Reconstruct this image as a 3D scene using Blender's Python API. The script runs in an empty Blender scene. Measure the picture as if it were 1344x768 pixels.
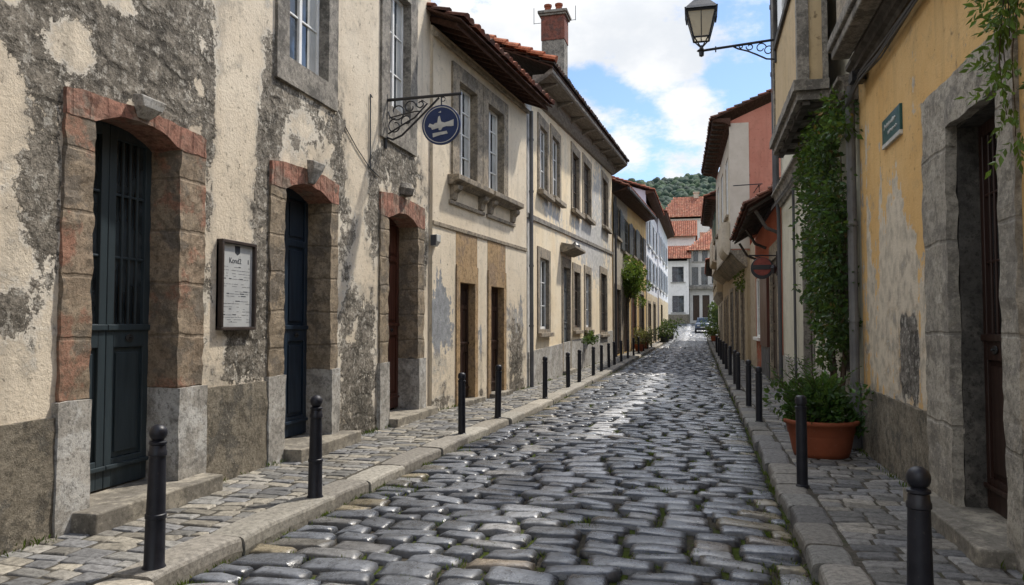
import bpy, bmesh, math, random
import numpy as np
from mathutils import Vector, Matrix, noise as mnoise
RND = random.Random(11)
NPR = np.random.RandomState(5)
sc = bpy.context.scene
COL = sc.collection
rad = math.radians

# ------------------------------------------------------------------ node helpers
class NT:
    def __init__(s, name):
        s.m = bpy.data.materials.new(name); s.m.use_nodes = True
        s.t = s.m.node_tree; s.t.nodes.clear()
        s.out = s.t.nodes.new('ShaderNodeOutputMaterial')
    def n(s, typ, ins=None, **kw):
        nd = s.t.nodes.new('ShaderNode' + typ)
        for k, v in kw.items(): setattr(nd, k, v)
        for k, v in (ins or {}).items(): s.set(nd.inputs[k], v)
        return nd
    def set(s, sock, v):
        if hasattr(v, 'links'): s.t.links.new(v, sock)
        elif isinstance(v, (tuple, list)) and len(v) == 3 and sock.type == 'RGBA': sock.default_value = (*v, 1)
        else: sock.default_value = v
    def pos(s, scale=(1, 1, 1), off=(0, 0, 0)):
        tc = s.n('TexCoord').outputs['Object']
        return s.n('Mapping', {0: tc, 1: off, 3: scale}).outputs[0]
    def noise(s, v, scale, detail=5, rough=.6, dist=0):
        return s.n('TexNoise', {'Vector': v, 'Scale': scale, 'Detail': detail, 'Roughness': rough, 'Distortion': dist}).outputs['Fac']
    def vor(s, v, scale, feature='F1', out='Distance', rand=1):
        return s.n('TexVoronoi', {'Vector': v, 'Scale': scale, 'Randomness': rand}, feature=feature).outputs[out]
    def mr(s, x, a, b, c=0., d=1., smooth=True):
        return s.n('MapRange', {0: x, 1: a, 2: b, 3: c, 4: d}, interpolation_type='SMOOTHSTEP' if smooth else 'LINEAR').outputs[0]
    def ma(s, op, a, b=0., c=0.):
        return s.n('Math', {0: a, 1: b, 2: c}, operation=op).outputs[0]
    def mix(s, f, a, b, blend='MIX'):
        return s.n('Mix', {0: f, 6: a, 7: b}, data_type='RGBA', blend_type=blend).outputs[2]
    def attr(s, name='paint'):
        a = s.n('Attribute', attribute_name=name)
        sp = s.n('SeparateColor', {0: a.outputs['Color']})
        return a.outputs['Color'], sp.outputs[0], sp.outputs[1], sp.outputs[2]
    def done(s, col, rough=.8, bump=None, bs=.5, bd=.02, spec=.3, metal=0., coat=0., extra=None):
        b = s.n('BsdfPrincipled', {'Base Color': col, 'Roughness': rough, 'Metallic': metal, 'Specular IOR Level': spec, 'Coat Weight': coat})
        if bump is not None:
            s.t.links.new(s.n('Bump', {'Strength': bs, 'Distance': bd, 'Height': bump}).outputs[0], b.inputs['Normal'])
        for k, v in (extra or {}).items(): s.set(b.inputs[k], v)
        s.t.links.new(b.outputs[0], s.out.inputs[0]); s.bsdf = b
        return s.m

def mat_plaster(name, base, base2, stone, stone2, alt=(.30, .32, .33), lime=(.55, .54, .50), na=.75, seed=0., stain=.5, brick=False):
    """old lime plaster: vertex paint R = how much has fallen off, G = damp dirt and painted shade, B = another coat of paint"""
    t = NT(name); p = t.pos(off=(seed, seed * .7, seed * .3))
    _, R, G, B = t.attr()
    n1 = t.noise(p, .9, 7, .62); n2 = t.noise(p, 5.5, 6, .6); n3 = t.noise(p, 34., 5, .7); n4 = t.noise(p, 2.2, 8, .65, .6)
    st = t.noise(t.pos(scale=(2.6, 2.6, .22), off=(seed, 0, 3)), 1.6, 6, .6)
    sp = t.noise(t.pos(off=(9, seed, 2)), 9., 8, .75)
    m = t.ma('ADD', R, t.ma('ADD', t.ma('MULTIPLY', t.ma('SUBTRACT', n4, .5), na * 2.0), t.ma('MULTIPLY', t.ma('SUBTRACT', n2, .5), .75)))
    m = t.ma('ADD', m, t.ma('ADD', t.ma('MULTIPLY', t.ma('SUBTRACT', n3, .5), .34), t.ma('MULTIPLY', t.ma('SUBTRACT', sp, .5), .75)))
    peel = t.mr(m, .57, .62)
    edge = t.ma('MULTIPLY', t.mr(m, .44, .50), t.mr(n1, .42, .52))
    c = t.mix(t.mr(n1, .32, .68), base, base2)
    c = t.mix(t.ma('MULTIPLY', t.mr(st, .50, .75), stain), c, tuple(x * .50 for x in base2))
    c = t.mix(t.ma('MULTIPLY', t.mr(sp, .55, .66), .50), c, tuple(x * .40 for x in base)); c = t.mix(t.ma('MULTIPLY', t.mr(n4, .50, .66), .35), c, tuple(x * .62 for x in base2)); c = t.mix(t.ma('MULTIPLY', t.mr(n3, .56, .74), .35), c, tuple(x * .5 for x in base))
    c = t.mix(t.ma('MULTIPLY', t.mr(n2, .58, .72), .30), c, tuple(min(1, x * 1.28) for x in base))
    bm = t.ma('ADD', B, t.ma('ADD', t.ma('MULTIPLY', t.ma('SUBTRACT', n4, .5), .8), t.ma('MULTIPLY', t.ma('SUBTRACT', st, .5), 1.3)))
    bm = t.mr(t.ma('ADD', bm, t.ma('MULTIPLY', t.ma('SUBTRACT', n2, .5), .9)), .54, .62)
    c = t.mix(bm, c, t.mix(t.mr(n2, .4, .65), alt, tuple(x * .72 for x in alt)))
    under = t.ma('MULTIPLY', t.mr(m, .22, .55), t.mr(n4, .38, .58, .25, .95))
    c = t.mix(under, c, t.mix(t.mr(n2, .4, .62), tuple(.5 * x + .5 * y for x, y in zip(base, stone2)), tuple(x * 1.15 for x in stone2)))
    c = t.mix(t.ma('MULTIPLY', edge, .55), c, lime)
    # what lies under the plaster: rubble in dark mortar
    wp = t.n('VectorMath', {0: t.pos(scale=(2.1, 2.1, 4.2), off=(seed, 0, 1)), 1: t.n('VectorMath', {0: t.n('TexNoise', {'Vector': p, 'Scale': 4., 'Detail': 6., 'Roughness': .7}).outputs['Color'], 'Scale': .75}, operation='SCALE').outputs[0]}, operation='ADD').outputs[0]
    vr = t.n('TexVoronoi', {'Vector': wp, 'Scale': 1., 'Randomness': .9}, feature='DISTANCE_TO_EDGE')
    vc = t.n('SeparateColor', {0: t.n('TexVoronoi', {'Vector': wp, 'Scale': 1., 'Randomness': .9}, feature='F1').outputs['Color']}).outputs[0]
    cover = t.mr(t.noise(t.pos(off=(4, seed, 7)), 1.7, 7, .7), .42, .60)          # how much mortar still hides the stones
    joint = t.ma('MAXIMUM', t.mr(vr.outputs['Distance'], .02, .16), cover)
    n5 = t.noise(t.pos(off=(2, 5, seed)), 14., 8, .75)
    sc_ = t.mix(t.mr(n2, .34, .66), stone, stone2)
    sc_ = t.mix(t.ma('MULTIPLY', t.ma('SUBTRACT', 1., cover), t.mr(vc, .1, .9, 0., .55)), sc_, tuple(x * .45 for x in stone))
    sc_ = t.mix(t.ma('MULTIPLY', t.mr(n5, .46, .60), .75), sc_, tuple(x * .34 for x in stone))
    sc_ = t.mix(t.ma('MULTIPLY', t.mr(n3, .52, .72), .6), sc_, tuple(min(1, x * 1.7) for x in stone2))
    sc_ = t.mix(t.ma('MULTIPLY', t.ma('SUBTRACT', 1., joint), .55), sc_, tuple(x * .25 for x in stone))
    sc_ = t.mix(t.ma('MULTIPLY', t.mr(sp, .53, .60), .55), sc_, lime)
    c = t.mix(peel, c, sc_)
    gm = t.ma('MULTIPLY', t.mr(t.ma('ADD', G, t.ma('MULTIPLY', t.ma('SUBTRACT', n4, .5), .9)), .25, .8), .82)
    c = t.mix(gm, c, (.055, .05, .04))
    h = t.ma('ADD', t.ma('MULTIPLY', t.ma('SUBTRACT', 1., peel), 1.0), t.ma('MULTIPLY', n3, .32))
    h = t.ma('ADD', h, t.ma('MULTIPLY', peel, t.ma('ADD', t.ma('MULTIPLY', joint, .45), t.ma('ADD', t.ma('MULTIPLY', n2, .9), t.ma('MULTIPLY', n5, 1.1)))))
    h = t.ma('ADD', h, t.ma('MULTIPLY', n2, .28))
    h = t.ma('SUBTRACT', h, t.ma('MULTIPLY', t.mr(sp, .6, .68), .35))
    return t.done(c, t.mr(n2, .3, .7, .82, .97), h, .9, .034, .18)

def mat_stone(name, c1, c2, c3=None, scale=6., bd=.012, rough=.85, dark=.35, spec=.25, moss=None, course=None, axis=2, patch=None):
    t = NT(name); p = t.pos()
    n1 = t.noise(p, scale * .3, 6, .65); n2 = t.noise(p, scale, 7, .7); n3 = t.noise(p, scale * 9, 4, .7)
    c = t.mix(t.mr(n1, .35, .65), c1, c2)
    if patch: c = t.mix(t.ma('MULTIPLY', t.mr(t.noise(t.pos(off=(2, 2, 9)), 1.7, 6, .6), .54, .60), .62), c, patch)
    if c3: c = t.mix(t.mr(t.noise(t.pos(off=(5, 3, 1)), scale * .35, 7, .65), .50, .58), c, c3)
    n4 = t.noise(t.pos(off=(3, 1, 6)), scale * 3.2, 8, .78)
    c = t.mix(t.ma('MULTIPLY', t.mr(n2, .46, .66), .75), c, tuple(x * dark for x in c1))
    c = t.mix(t.ma('MULTIPLY', t.mr(n4, .50, .62), .70), c, tuple(x * .35 for x in c2))
    c = t.mix(t.ma('MULTIPLY', t.mr(n4, .36, .46, 1., 0.), .55), c, tuple(min(1, x * 1.6) for x in c2))
    c = t.mix(t.ma('MULTIPLY', t.mr(n3, .52, .75), .6), c, tuple(x * .4 for x in c2))
    if moss: c = t.mix(t.ma('MULTIPLY', t.mr(t.noise(t.pos(off=(1, 8, 2)), 3., 7, .7), .56, .66), .8), c, moss)
    jt = None
    if course:
        cz = t.ma('ADD', t.n('SeparateXYZ', {0: p}).outputs[axis], t.ma('MULTIPLY', t.ma('SUBTRACT', n1, .5), .10))
        q = t.ma('ABSOLUTE', t.ma('SUBTRACT', t.ma('FRACT', t.ma('DIVIDE', cz, course)), .5))
        jt = t.mr(q, .5 - .022 / course, .5 - .006 / course)
        c = t.mix(t.ma('MULTIPLY', jt, .36), c, tuple(x * .25 for x in c1))
        cell = t.n('TexWhiteNoise', {1: t.ma('FLOOR', t.ma('DIVIDE', cz, course))}, noise_dimensions='1D').outputs[0]
        c = t.mix(t.ma('MULTIPLY', cell, .24), c, tuple(x * .5 for x in c1))
    h = t.ma('ADD', t.ma('ADD', t.ma('MULTIPLY', n2, .8), t.ma('MULTIPLY', n4, -.8)), t.ma('MULTIPLY', n3, .4))
    if jt is not None: h = t.ma('SUBTRACT', h, t.ma('MULTIPLY', jt, .6))
    return t.done(c, rough, h, .9, bd, spec)

def mat_paint(name, c, c2=None, rough=.4, scale=8., wear=None, spec=.4, bd=.002, metal=0., grain=(1, 1, 1)):
    t = NT(name); p = t.pos(scale=grain)
    n1 = t.noise(p, scale, 6, .6); n2 = t.noise(p, scale * 6, 5, .7)
    col = t.mix(t.mr(n1, .3, .7), c, c2 or tuple(x * .7 for x in c))
    if wear: col = t.mix(t.ma('MULTIPLY', t.mr(n2, .60, .70), .7), col, wear)
    return t.done(col, t.mr(n1, .3, .7, rough * .8, min(1, rough * 1.25)), n2, .5, bd, spec, metal)

def mat_glass(name, tint=(.012, .016, .02)):
    t = NT(name); p = t.pos()
    c = t.mix(t.mr(t.noise(p, 1.3, 3), .42, .62), tint, tuple(x * 3.5 + .01 for x in tint))
    return t.done(c, .06, t.noise(p, 2.5, 2), .12, .02, .9)

def mat_attr(name, rough=.6, nscale=20., var=.35, bd=.004, spec=.3, transl=0., rmin=None):
    """base colour carried by the mesh (one tone per leaf, tile or stone), broken up by noise"""
    t = NT(name); C, R, G, B = t.attr(); p = t.pos()
    n = t.noise(p, nscale, 6, .65)
    n6 = t.noise(p, nscale * 4, 5, .7)
    c = t.mix(t.mr(n, .35, .7), C, t.mix(var, C, (0, 0, 0))); c = t.mix(t.mr(n6, .5, .75), c, t.mix(var, c, (0, 0, 0)))
    r = rough if rmin is None else t.mr(t.noise(p, nscale * .6, 5, .65), .35, .65, rmin, rough)
    m = t.done(c, r, t.ma('ADD', n, t.ma('MULTIPLY', n6, .35)), .7, bd, spec)
    if transl:
        tr = t.n('BsdfTranslucent', {0: t.mix(.5, C, (.25, .35, .05))})
        mx = t.n('MixShader', {0: transl, 1: t.bsdf.outputs[0], 2: tr.outputs[0]})
        t.t.links.new(mx.outputs[0], t.out.inputs[0])
    return m

# ------------------------------------------------------------------ object helpers
def empty(name, loc=(0, 0, 0), rz=0., label=None, cat=None, group=None):
    o = bpy.data.objects.new(name, None); COL.objects.link(o)
    o.location = loc; o.rotation_euler = (0, 0, rz); o.empty_display_size = .2
    return tag(o, label, cat, group)
def tag(o, label=None, cat=None, group=None, kind=None):
    if label: o['label'] = label
    if cat: o['category'] = cat
    if group: o['group'] = group
    if kind: o['kind'] = kind
    return o
def np_obj(name, v, f, mat, parent=None, col=None, smooth=False):
    me = bpy.data.meshes.new(name)
    me.from_pydata([tuple(x) for x in v] if not isinstance(v, np.ndarray) else v.tolist(), [], f if not isinstance(f, np.ndarray) else f.tolist())
    if col is not None:
        a = me.color_attributes.new('paint', 'FLOAT_COLOR', 'POINT')
        c4 = np.ones((len(me.vertices), 4), np.float32); c4[:, :3] = np.asarray(col)
        a.data.foreach_set('color', c4.ravel())
    if mat: me.materials.append(mat)
    if smooth: me.polygons.foreach_set('use_smooth', [True] * len(me.polygons))
    me.update()
    o = bpy.data.objects.new(name, me); COL.objects.link(o)
    if parent: o.parent = parent
    return o

class MB:
    """collects shapes; sg != 0 reads points as (along the wall, out from the wall, up)"""
    def __init__(s, sg=0): s.v = []; s.f = []; s.c = []; s.sg = sg; s.col = (.06, 0., -.6)
    def P(s, p): return (p[0], p[1] * s.sg, p[2]) if s.sg else tuple(p)
    def add(s, vs, fs):
        b = len(s.v); s.v += [s.P(p) for p in vs]; s.c += [s.col] * len(vs)
        s.f += [tuple(i + b for i in f) for f in fs]; return s
    def box(s, a0, a1, b0, b1, z0, z1, seg=0):
        if not seg:
            return s.add([(a0, b0, z0), (a1, b0, z0), (a1, b1, z0), (a0, b1, z0), (a0, b0, z1), (a1, b0, z1), (a1, b1, z1), (a0, b1, z1)],
                  [(0, 3, 2, 1), (4, 5, 6, 7), (0, 1, 5, 4), (1, 2, 6, 5), (2, 3, 7, 6), (3, 0, 4, 7)])
        ax = [np.linspace(q0, q1, max(2, int(abs(q1 - q0) / seg + .5) + 1)) for q0, q1 in ((a0, a1), (b0, b1), (z0, z1))]
        idx = {}; vs = []; fs = []
        def vid(i, j, k):
            if (i, j, k) not in idx: idx[(i, j, k)] = len(vs); vs.append((ax[0][i], ax[1][j], ax[2][k]))
            return idx[(i, j, k)]
        n = [len(a) - 1 for a in ax]
        for d in range(3):
            e, g = [(1, 2), (2, 0), (0, 1)][d]
            for side in (0, n[d]):
                for i in range(n[e]):
                    for j in range(n[g]):
                        q = []
                        for di, dj in ((0, 0), (1, 0), (1, 1), (0, 1)):
                            t = [0, 0, 0]; t[d] = side; t[e] = i + di; t[g] = j + dj; q.append(vid(*t))
                        fs.append(tuple(q if side else q[::-1]))
        return s.add(vs, fs)
    def prism(s, pts, b0, b1):          # polygon in (along, up), extruded outward
        n = len(pts)
        return s.add([(x, b0, z) for x, z in pts] + [(x, b1, z) for x, z in pts],
              [tuple(range(n))[::-1], tuple(range(n, 2 * n))] + [(i, (i + 1) % n, n + (i + 1) % n, n + i) for i in range(n)])
    def prism_u(s, pts, u0, u1):        # polygon in (out, up), extruded along
        n = len(pts)
        return s.add([(u0, y, z) for y, z in pts] + [(u1, y, z) for y, z in pts],
              [tuple(range(n))[::-1], tuple(range(n, 2 * n))] + [(i, (i + 1) % n, n + (i + 1) % n, n + i) for i in range(n)])
    def tube(s, pts, r, n=8, r1=None, cap=True):
        pts = [Vector(p) for p in pts]; vs = []; fs = []; m = len(pts); ref = None
        for i, p in enumerate(pts):
            d = (pts[min(i + 1, m - 1)] - pts[max(i - 1, 0)]).normalized()
            if ref is None: ref = Vector((0, 0, 1)) if abs(d.z) < .9 else Vector((1, 0, 0))
            a = d.cross(ref).normalized(); b = d.cross(a).normalized(); ref = a.cross(d)
            rr = r if r1 is None else r + (r1 - r) * i / max(1, m - 1)
            for k in range(n):
                t = 2 * math.pi * k / n; vs.append(p + (a * math.cos(t) + b * math.sin(t)) * rr)
        for i in range(m - 1):
            for k in range(n): fs.append((i * n + k, i * n + (k + 1) % n, (i + 1) * n + (k + 1) % n, (i + 1) * n + k))
        if cap: fs += [tuple(range(n))[::-1], tuple(range((m - 1) * n, m * n))]
        return s.add(vs, fs)
    def lathe(s, prof, c=(0, 0, 0), n=24):
        vs = []; fs = []; m = len(prof)
        for r, z in prof:
            for k in range(n):
                t = 2 * math.pi * k / n; vs.append((c[0] + r * math.cos(t), c[1] + r * math.sin(t), c[2] + z))
        for i in range(m - 1):
            for k in range(n): fs.append((i * n + k, i * n + (k + 1) % n, (i + 1) * n + (k + 1) % n, (i + 1) * n + k))
        fs += [tuple(range(n))[::-1], tuple(range((m - 1) * n, m * n))]
        return s.add(vs, fs)
    def build(s, name, mat, parent=None, smooth=False, bev=0., rough=0., freq=4., seed=0., flat=False):
        v = s.v
        if rough:
            nv = []
            for p in v:
                q = Vector(p) * freq + Vector((seed, seed * 2, 0)); d = mnoise.noise_vector(q) + .5 * mnoise.noise_vector(q * 2.3)
                nv.append((p[0] + d.x * rough, p[1] + d.y * rough, p[2] + d.z * rough))
            v = nv
        o = np_obj(name, v, s.f, mat, parent, s.c, smooth)
        bm = bmesh.new(); bm.from_mesh(o.data); bmesh.ops.recalc_face_normals(bm, faces=bm.faces); bm.to_mesh(o.data); bm.free()
        if bev:
            md = o.modifiers.new('edge', 'BEVEL'); md.width = bev; md.segments = 2; md.limit_method = 'ANGLE'; md.angle_limit = rad(40)
        return o

def blob(u, z, cu, cz, ru, rz, a=1., p=2.6):
    return a * np.exp(-np.abs((u - cu) / ru) ** p - np.abs((z - cz) / rz) ** p)

class Fac:
    """one building: an Empty at the foot of its street wall, x along the wall, z up"""
    def __init__(s, name, p0, p1, side, label, cat='house', z=0., group=None):
        d = Vector((p1[0] - p0[0], p1[1] - p0[1], 0)); s.len = d.length; s.sg = side
        s.ang = math.atan2(d.y, d.x); s.z = z
        s.root = empty(name, (p0[0], p0[1], z), s.ang, label, cat, group)
    def mb(s): return MB(s.sg)
    def at(s, u, out, z):
        return s.root.location + Matrix.Rotation(s.ang, 3, 'Z') @ Vector((u, out * s.sg, z))
    def thing(s, name, u, out, z, label, cat, group=None):
        return empty(name, s.at(u, out, z), s.ang, label, cat, group)
    def wall(s, mat, u0, u1, z0, top, holes=(), func=None, res=.1, out=0., name='wall'):
        tf = top if callable(top) else (lambda u: np.full_like(u, top))
        tm = float(min(tf(np.array([u0]))[0], tf(np.array([u1]))[0]))
        def lines(a, b, ext):
            e = sorted(set([round(a, 4), round(b, 4)] + [round(x, 4) for x in ext if a < x < b])); L = []
            for x, y in zip(e[:-1], e[1:]):
                k = max(1, int(round((y - x) / res))); L += list(np.linspace(x, y, k + 1)[:-1])
            return np.array(L + [e[-1]])
        U = lines(u0, u1, [h[0] for h in holes] + [h[1] for h in holes])
        Z = lines(z0, tm, [h[2] for h in holes] + [h[3] for h in holes])
        k = max(1, int((float(np.max(tf(U))) - tm) / res)) if callable(top) else 0
        uu, zz = np.meshgrid(U, Z, indexing='ij')
        if k:
            ext = tf(U)[:, None] * np.linspace(0, 1, k + 1)[1:][None] + tm * (1 - np.linspace(0, 1, k + 1)[1:][None])
            zz = np.concatenate([zz, ext], 1); uu = np.concatenate([uu, np.repeat(U[:, None], k, 1)], 1)
        nu, nz = uu.shape
        v = np.stack([uu.ravel(), np.full(nu * nz, out * s.sg), zz.ravel()], 1)
        uc = (uu[1:, 1:] + uu[:-1, :-1]) / 2; zc = (zz[1:, 1:] + zz[:-1, :-1]) / 2
        keep = np.ones_like(uc, bool)
        for h in holes: keep &= ~((uc > h[0]) & (uc < h[1]) & (zc > h[2]) & (zc < h[3]))
        ii, jj = np.nonzero(keep)
        q = lambda i, j: i * nz + j
        f = np.stack([q(ii, jj), q(ii + 1, jj), q(ii + 1, jj + 1), q(ii, jj + 1)], 1)
        c = np.tile(np.array([.04, 0., -.6]), (nu * nz, 1))
        if func is not None:
            r = func(uu.ravel(), zz.ravel()); c = np.stack([np.broadcast_to(x, (nu * nz,)) for x in r], 1)
        return np_obj(name, v, f, mat, s.root, np.clip(c, -2, 2))
    def body(s, mat, u0, u1, zt, depth=7., pitch=.42, ends=(1, 1), zt1=None, back=True):
        zt1 = zt1 or zt
        for k, (ua, ub, z) in enumerate(((u0, u0 + .2, zt), (u1 - .2, u1, zt1))):
            if ends[k]:
                s.mb().prism_u([(-.012, -.3), (-depth, -.3), (-depth, z), (-depth / 2, z + pitch * depth / 2), (-.012, z)], ua, ub).build('side_wall', mat, s.root)
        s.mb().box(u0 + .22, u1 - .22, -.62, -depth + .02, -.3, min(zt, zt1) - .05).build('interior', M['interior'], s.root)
    def ring(s, m, o0, o1, z0, z1, i0, i1, iz0, iz1, b0, b1, seg=0, sill=True):
        m.box(o0, i0, b0, b1, iz0 if sill else z0, iz1, seg); m.box(i1, o1, b0, b1, iz0 if sill else z0, iz1, seg); m.box(o0, o1, b0, b1, iz1, z1, seg)
        if sill and iz0 > z0: m.box(o0, o1, b0, b1, z0, iz0, seg)
        return m
    def window(s, u0, u1, z0, z1, rec=.14, frame='white', cols=2, rows=3, sur=None, smat='granite', sill=None, proud=.035, glass='glass', rough=.006, ft=.055, shutter=None, curtain=False):
        b = -rec
        m = s.mb(); s.ring(m, u0, u1, z0, z1, u0 + ft, u1 - ft, z0 + ft * 1.3, z1 - ft, b - .05, b)
        for i in range(1, cols):
            x = u0 + (u1 - u0) * i / cols; m.box(x - .035, x + .035, b - .045, b + .008, z0 + ft * 1.3, z1 - ft)
        xs = [u0 + (u1 - u0) * i / cols for i in range(cols + 1)]
        for c in range(cols):
            a_, c_ = xs[c] + (ft if c == 0 else .035), xs[c + 1] - (ft if c == cols - 1 else .035)
            for j in range(1, rows):
                z = z0 + (z1 - z0) * j / rows; m.box(a_, c_, b - .04, b - .006, z - .014, z + .014)
        w = m.build('window', M[frame], s.root, bev=.006)
        s.mb().box(u0 + .02, u1 - .02, b - .05, b - .03, z0 + .02, z1 - .02).build('pane', M[glass], w)
        if curtain:
            for ca, cb in ((u0 + .04, u0 + (u1 - u0) * .27), (u1 - (u1 - u0) * .27, u1 - .04)):
                cm = s.mb(); n = 8
                for i in range(n):
                    x0, x1 = ca + (cb - ca) * i / n, ca + (cb - ca) * (i + 1) / n
                    o0, o1 = (.010 * (i % 2), .010 * ((i + 1) % 2)); cm.add([(x0, b - .0285 + o0 * .6, z0 + .05), (x1, b - .0285 + o1 * .6, z0 + .05), (x1, b - .0285 + o1 * .6, z1 - .05), (x0, b - .0285 + o0 * .6, z1 - .05)], [(0, 1, 2, 3)])
                cm.build('curtain', M['curtain'], w)
        if sur:
            l, r, bt, tp = sur; m = s.mb(); s.ring(m, u0 - l, u1 + r, z0 - bt, z1 + tp, u0, u1, z0, z1, -rec - .06, proud, seg=.16 if rough else 0)
            m.build('surround', M[smat], w, rough=rough, freq=6.)
        else:
            m = s.mb(); s.ring(m, u0 - .03, u1 + .03, z0 - .03, z1 + .03, u0, u1, z0, z1, -rec - .06, -.004); m.build('reveal', M[smat], w)
        if sill:
            a, c, h, pr = sill; k = (sur[2] if sur else .03)
            s.mb().box(u0 - a, u1 + c, .036 if sur else .004, pr, z0 - k - h + .02, z0 - k + .02).build('sill', M[smat], w, bev=.012)
        if shutter:
            sw = (u1 - u0) * .5
            for q0 in (u0 - sw - .02, u1 + .02):
                m = s.mb(); m.box(q0, q0 + sw, .045, .08, z0, z1)
                nz = int((z1 - z0) / .09)
                for i in range(nz): zz = z0 + .06 + i * (z1 - z0 - .1) / nz; m.box(q0 + .05, q0 + sw - .05, .081, .092, zz, zz + .05)
                m.build('shutter', M[shutter], w)
        return w
    def hole(s, u0, u1, z0, z1, sur=None):
        if sur: return (u0 - sur[0] + .02, u1 + sur[1] - .02, z0 - sur[2] + .02, z1 + sur[3] - .02)
        return (u0 - .025, u1 + .025, z0 - .025, z1 + .025)
    def door(s, u0, u1, z0, z1, rec, mat, leaves=2, mid=.42, glazed=False, knob=True, top_mat=None):
        b = -rec; m = s.mb(); w = (u1 - u0) / leaves; d0 = b - .06
        for i in range(leaves):
            a, c = u0 + i * w + .004, u0 + (i + 1) * w - .004; st = .09; zm = z0 + (z1 - z0) * mid
            m.box(a, a + st, d0, b, z0, z1); m.box(c - st, c, d0, b, z0, z1)
            m.box(a + st, c - st, d0, b, z0, z0 + .26); m.box(a + st, c - st, d0, b, zm - .06, zm + .16); m.box(a + st, c - st, d0, b, z1 - .12, z1)
            m.box(a + st, c - st, d0 + .005, b - .03, z0 + .26, zm - .06)
            m.box(a + st + .05, c - st - .05, b - .03, b - .010, z0 + .31, zm - .11)
            if not glazed:
                z3 = zm + .16 + (z1 - .12 - zm - .16) * .62
                m.box(a + st, c - st, d0 + .005, b - .03, zm + .16, z1 - .12)
                m.box(a + st + .05, c - st - .05, b - .03, b - .010, zm + .21, z3 - .05); m.box(a + st, c - st, b - .03, b - .004, z3, z3 + .09)
                m.box(a + st + .05, c - st - .05, b - .03, b - .010, z3 + .14, z1 - .17)
            else:
                for k in range(1, 4): x = a + st + (c - a - 2 * st) * k / 4; m.box(x - .011, x + .011, b - .030, b - .008, zm + .16, z1 - .12)
                for zz in (.36, .70): q = zm + .16 + (z1 - .28 - zm) * zz; m.box(a + st, c - st, b - .026, b - .012, q - .012, q + .012)
            m.box(a, c, b + .001, b + .022, zm + .10, zm + .155)
            m.box(a, c, b + .001, b + .03, z0 + .17, z0 + .21)
        dr = m.build('door', M[mat], s.root, bev=.007)
        if glazed: s.mb().box(u0 + .05, u1 - .05, d0 + .008, d0 + .02, z0 + (z1 - z0) * mid + .1, z1 - .05).build('pane', M['glass_dim'], dr)
        if knob:
            kx = u0 + w * (1.5 if leaves > 1 else .85); kz = z0 + (z1 - z0) * mid + .03
            km = s.mb()
            vs = [(kx + .055 * math.cos(t * math.pi / 8), b + .003 + hh, kz + .035 * math.sin(t * math.pi / 8)) for hh in (0, .012) for t in range(16)]
            km.add(vs, [tuple(range(16)), tuple(range(16, 32))] + [(i, (i + 1) % 16, 16 + (i + 1) % 16, 16 + i) for i in range(16)])
            km.tube([(kx, b + .012, kz), (kx, b + .04, kz)], .012, 8)
            km.build('handle', M['iron_worn'], dr, bev=.003)
        return dr
    def step(s, u0, u1, pr, z1, depth, mat='step'):
        s.mb().box(u0, u1, -depth, pr, -.15, z1, seg=.12).build('door_step', M[mat], s.root, rough=.010, freq=3., bev=.015)
    def tiles(s, u0, u1, ze, out_e, run, pitch, per=.2, mat='tile', cols=None, parent=None, rows=None, name='roof', und=True, hip=0.):
        """barrel tiles laid in courses; ze = height of the eave edge, number or function of u"""
        zf = ze if callable(ze) else (lambda u: ze)
        cp, sp_ = math.cos(pitch), math.sin(pitch); L = run / cp; stp = .36
        nr = rows or int(L / stp) + 1; nc = max(2, int((u1 - u0) / per)); V = []; F = []; Cc = []
        pal = cols or [(.30, .10, .055), (.24, .08, .045), (.36, .15, .08), (.20, .085, .055), (.28, .13, .085), (.17, .09, .065)]
        rr = RND
        for i in range(nc):
            uc = u0 + (i + .5) * (u1 - u0) / nc; ju = rr.uniform(-.012, .012)
            for j in range(nr):
                t0 = j * stp - (rr.uniform(.0, .05) if j == 0 else rr.uniform(-.015, .015)); t1 = min(t0 + .43, L + .05); lift = .055
                if hip and not (u0 + t0 * cp * hip - .1 <= uc <= u1 - t0 * cp * hip + .1): continue
                base = len(V); col = rr.choice(pal); k = rr.uniform(.75, 1.15); col = tuple(x * k for x in col)
                for (t, r, h) in ((t0, per * .52, .03 + lift), (t1, per * .42, .03)):
                    for a in range(6):
                        th = math.pi * a / 5; du = r * math.cos(th) + ju; dn = r * .75 * math.sin(th) + h
                        V.append((uc + du, (out_e - t * cp + dn * sp_) * s.sg, zf(uc) + t * sp_ + dn * cp)); Cc.append(col)
                for a in range(5): F.append((base + a, base + a + 1, base + 7 + a, base + 6 + a))
                F.append(tuple(base + a for a in range(6)))
        o = np_obj(name, V, F, M[mat], parent or s.root, Cc)
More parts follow.
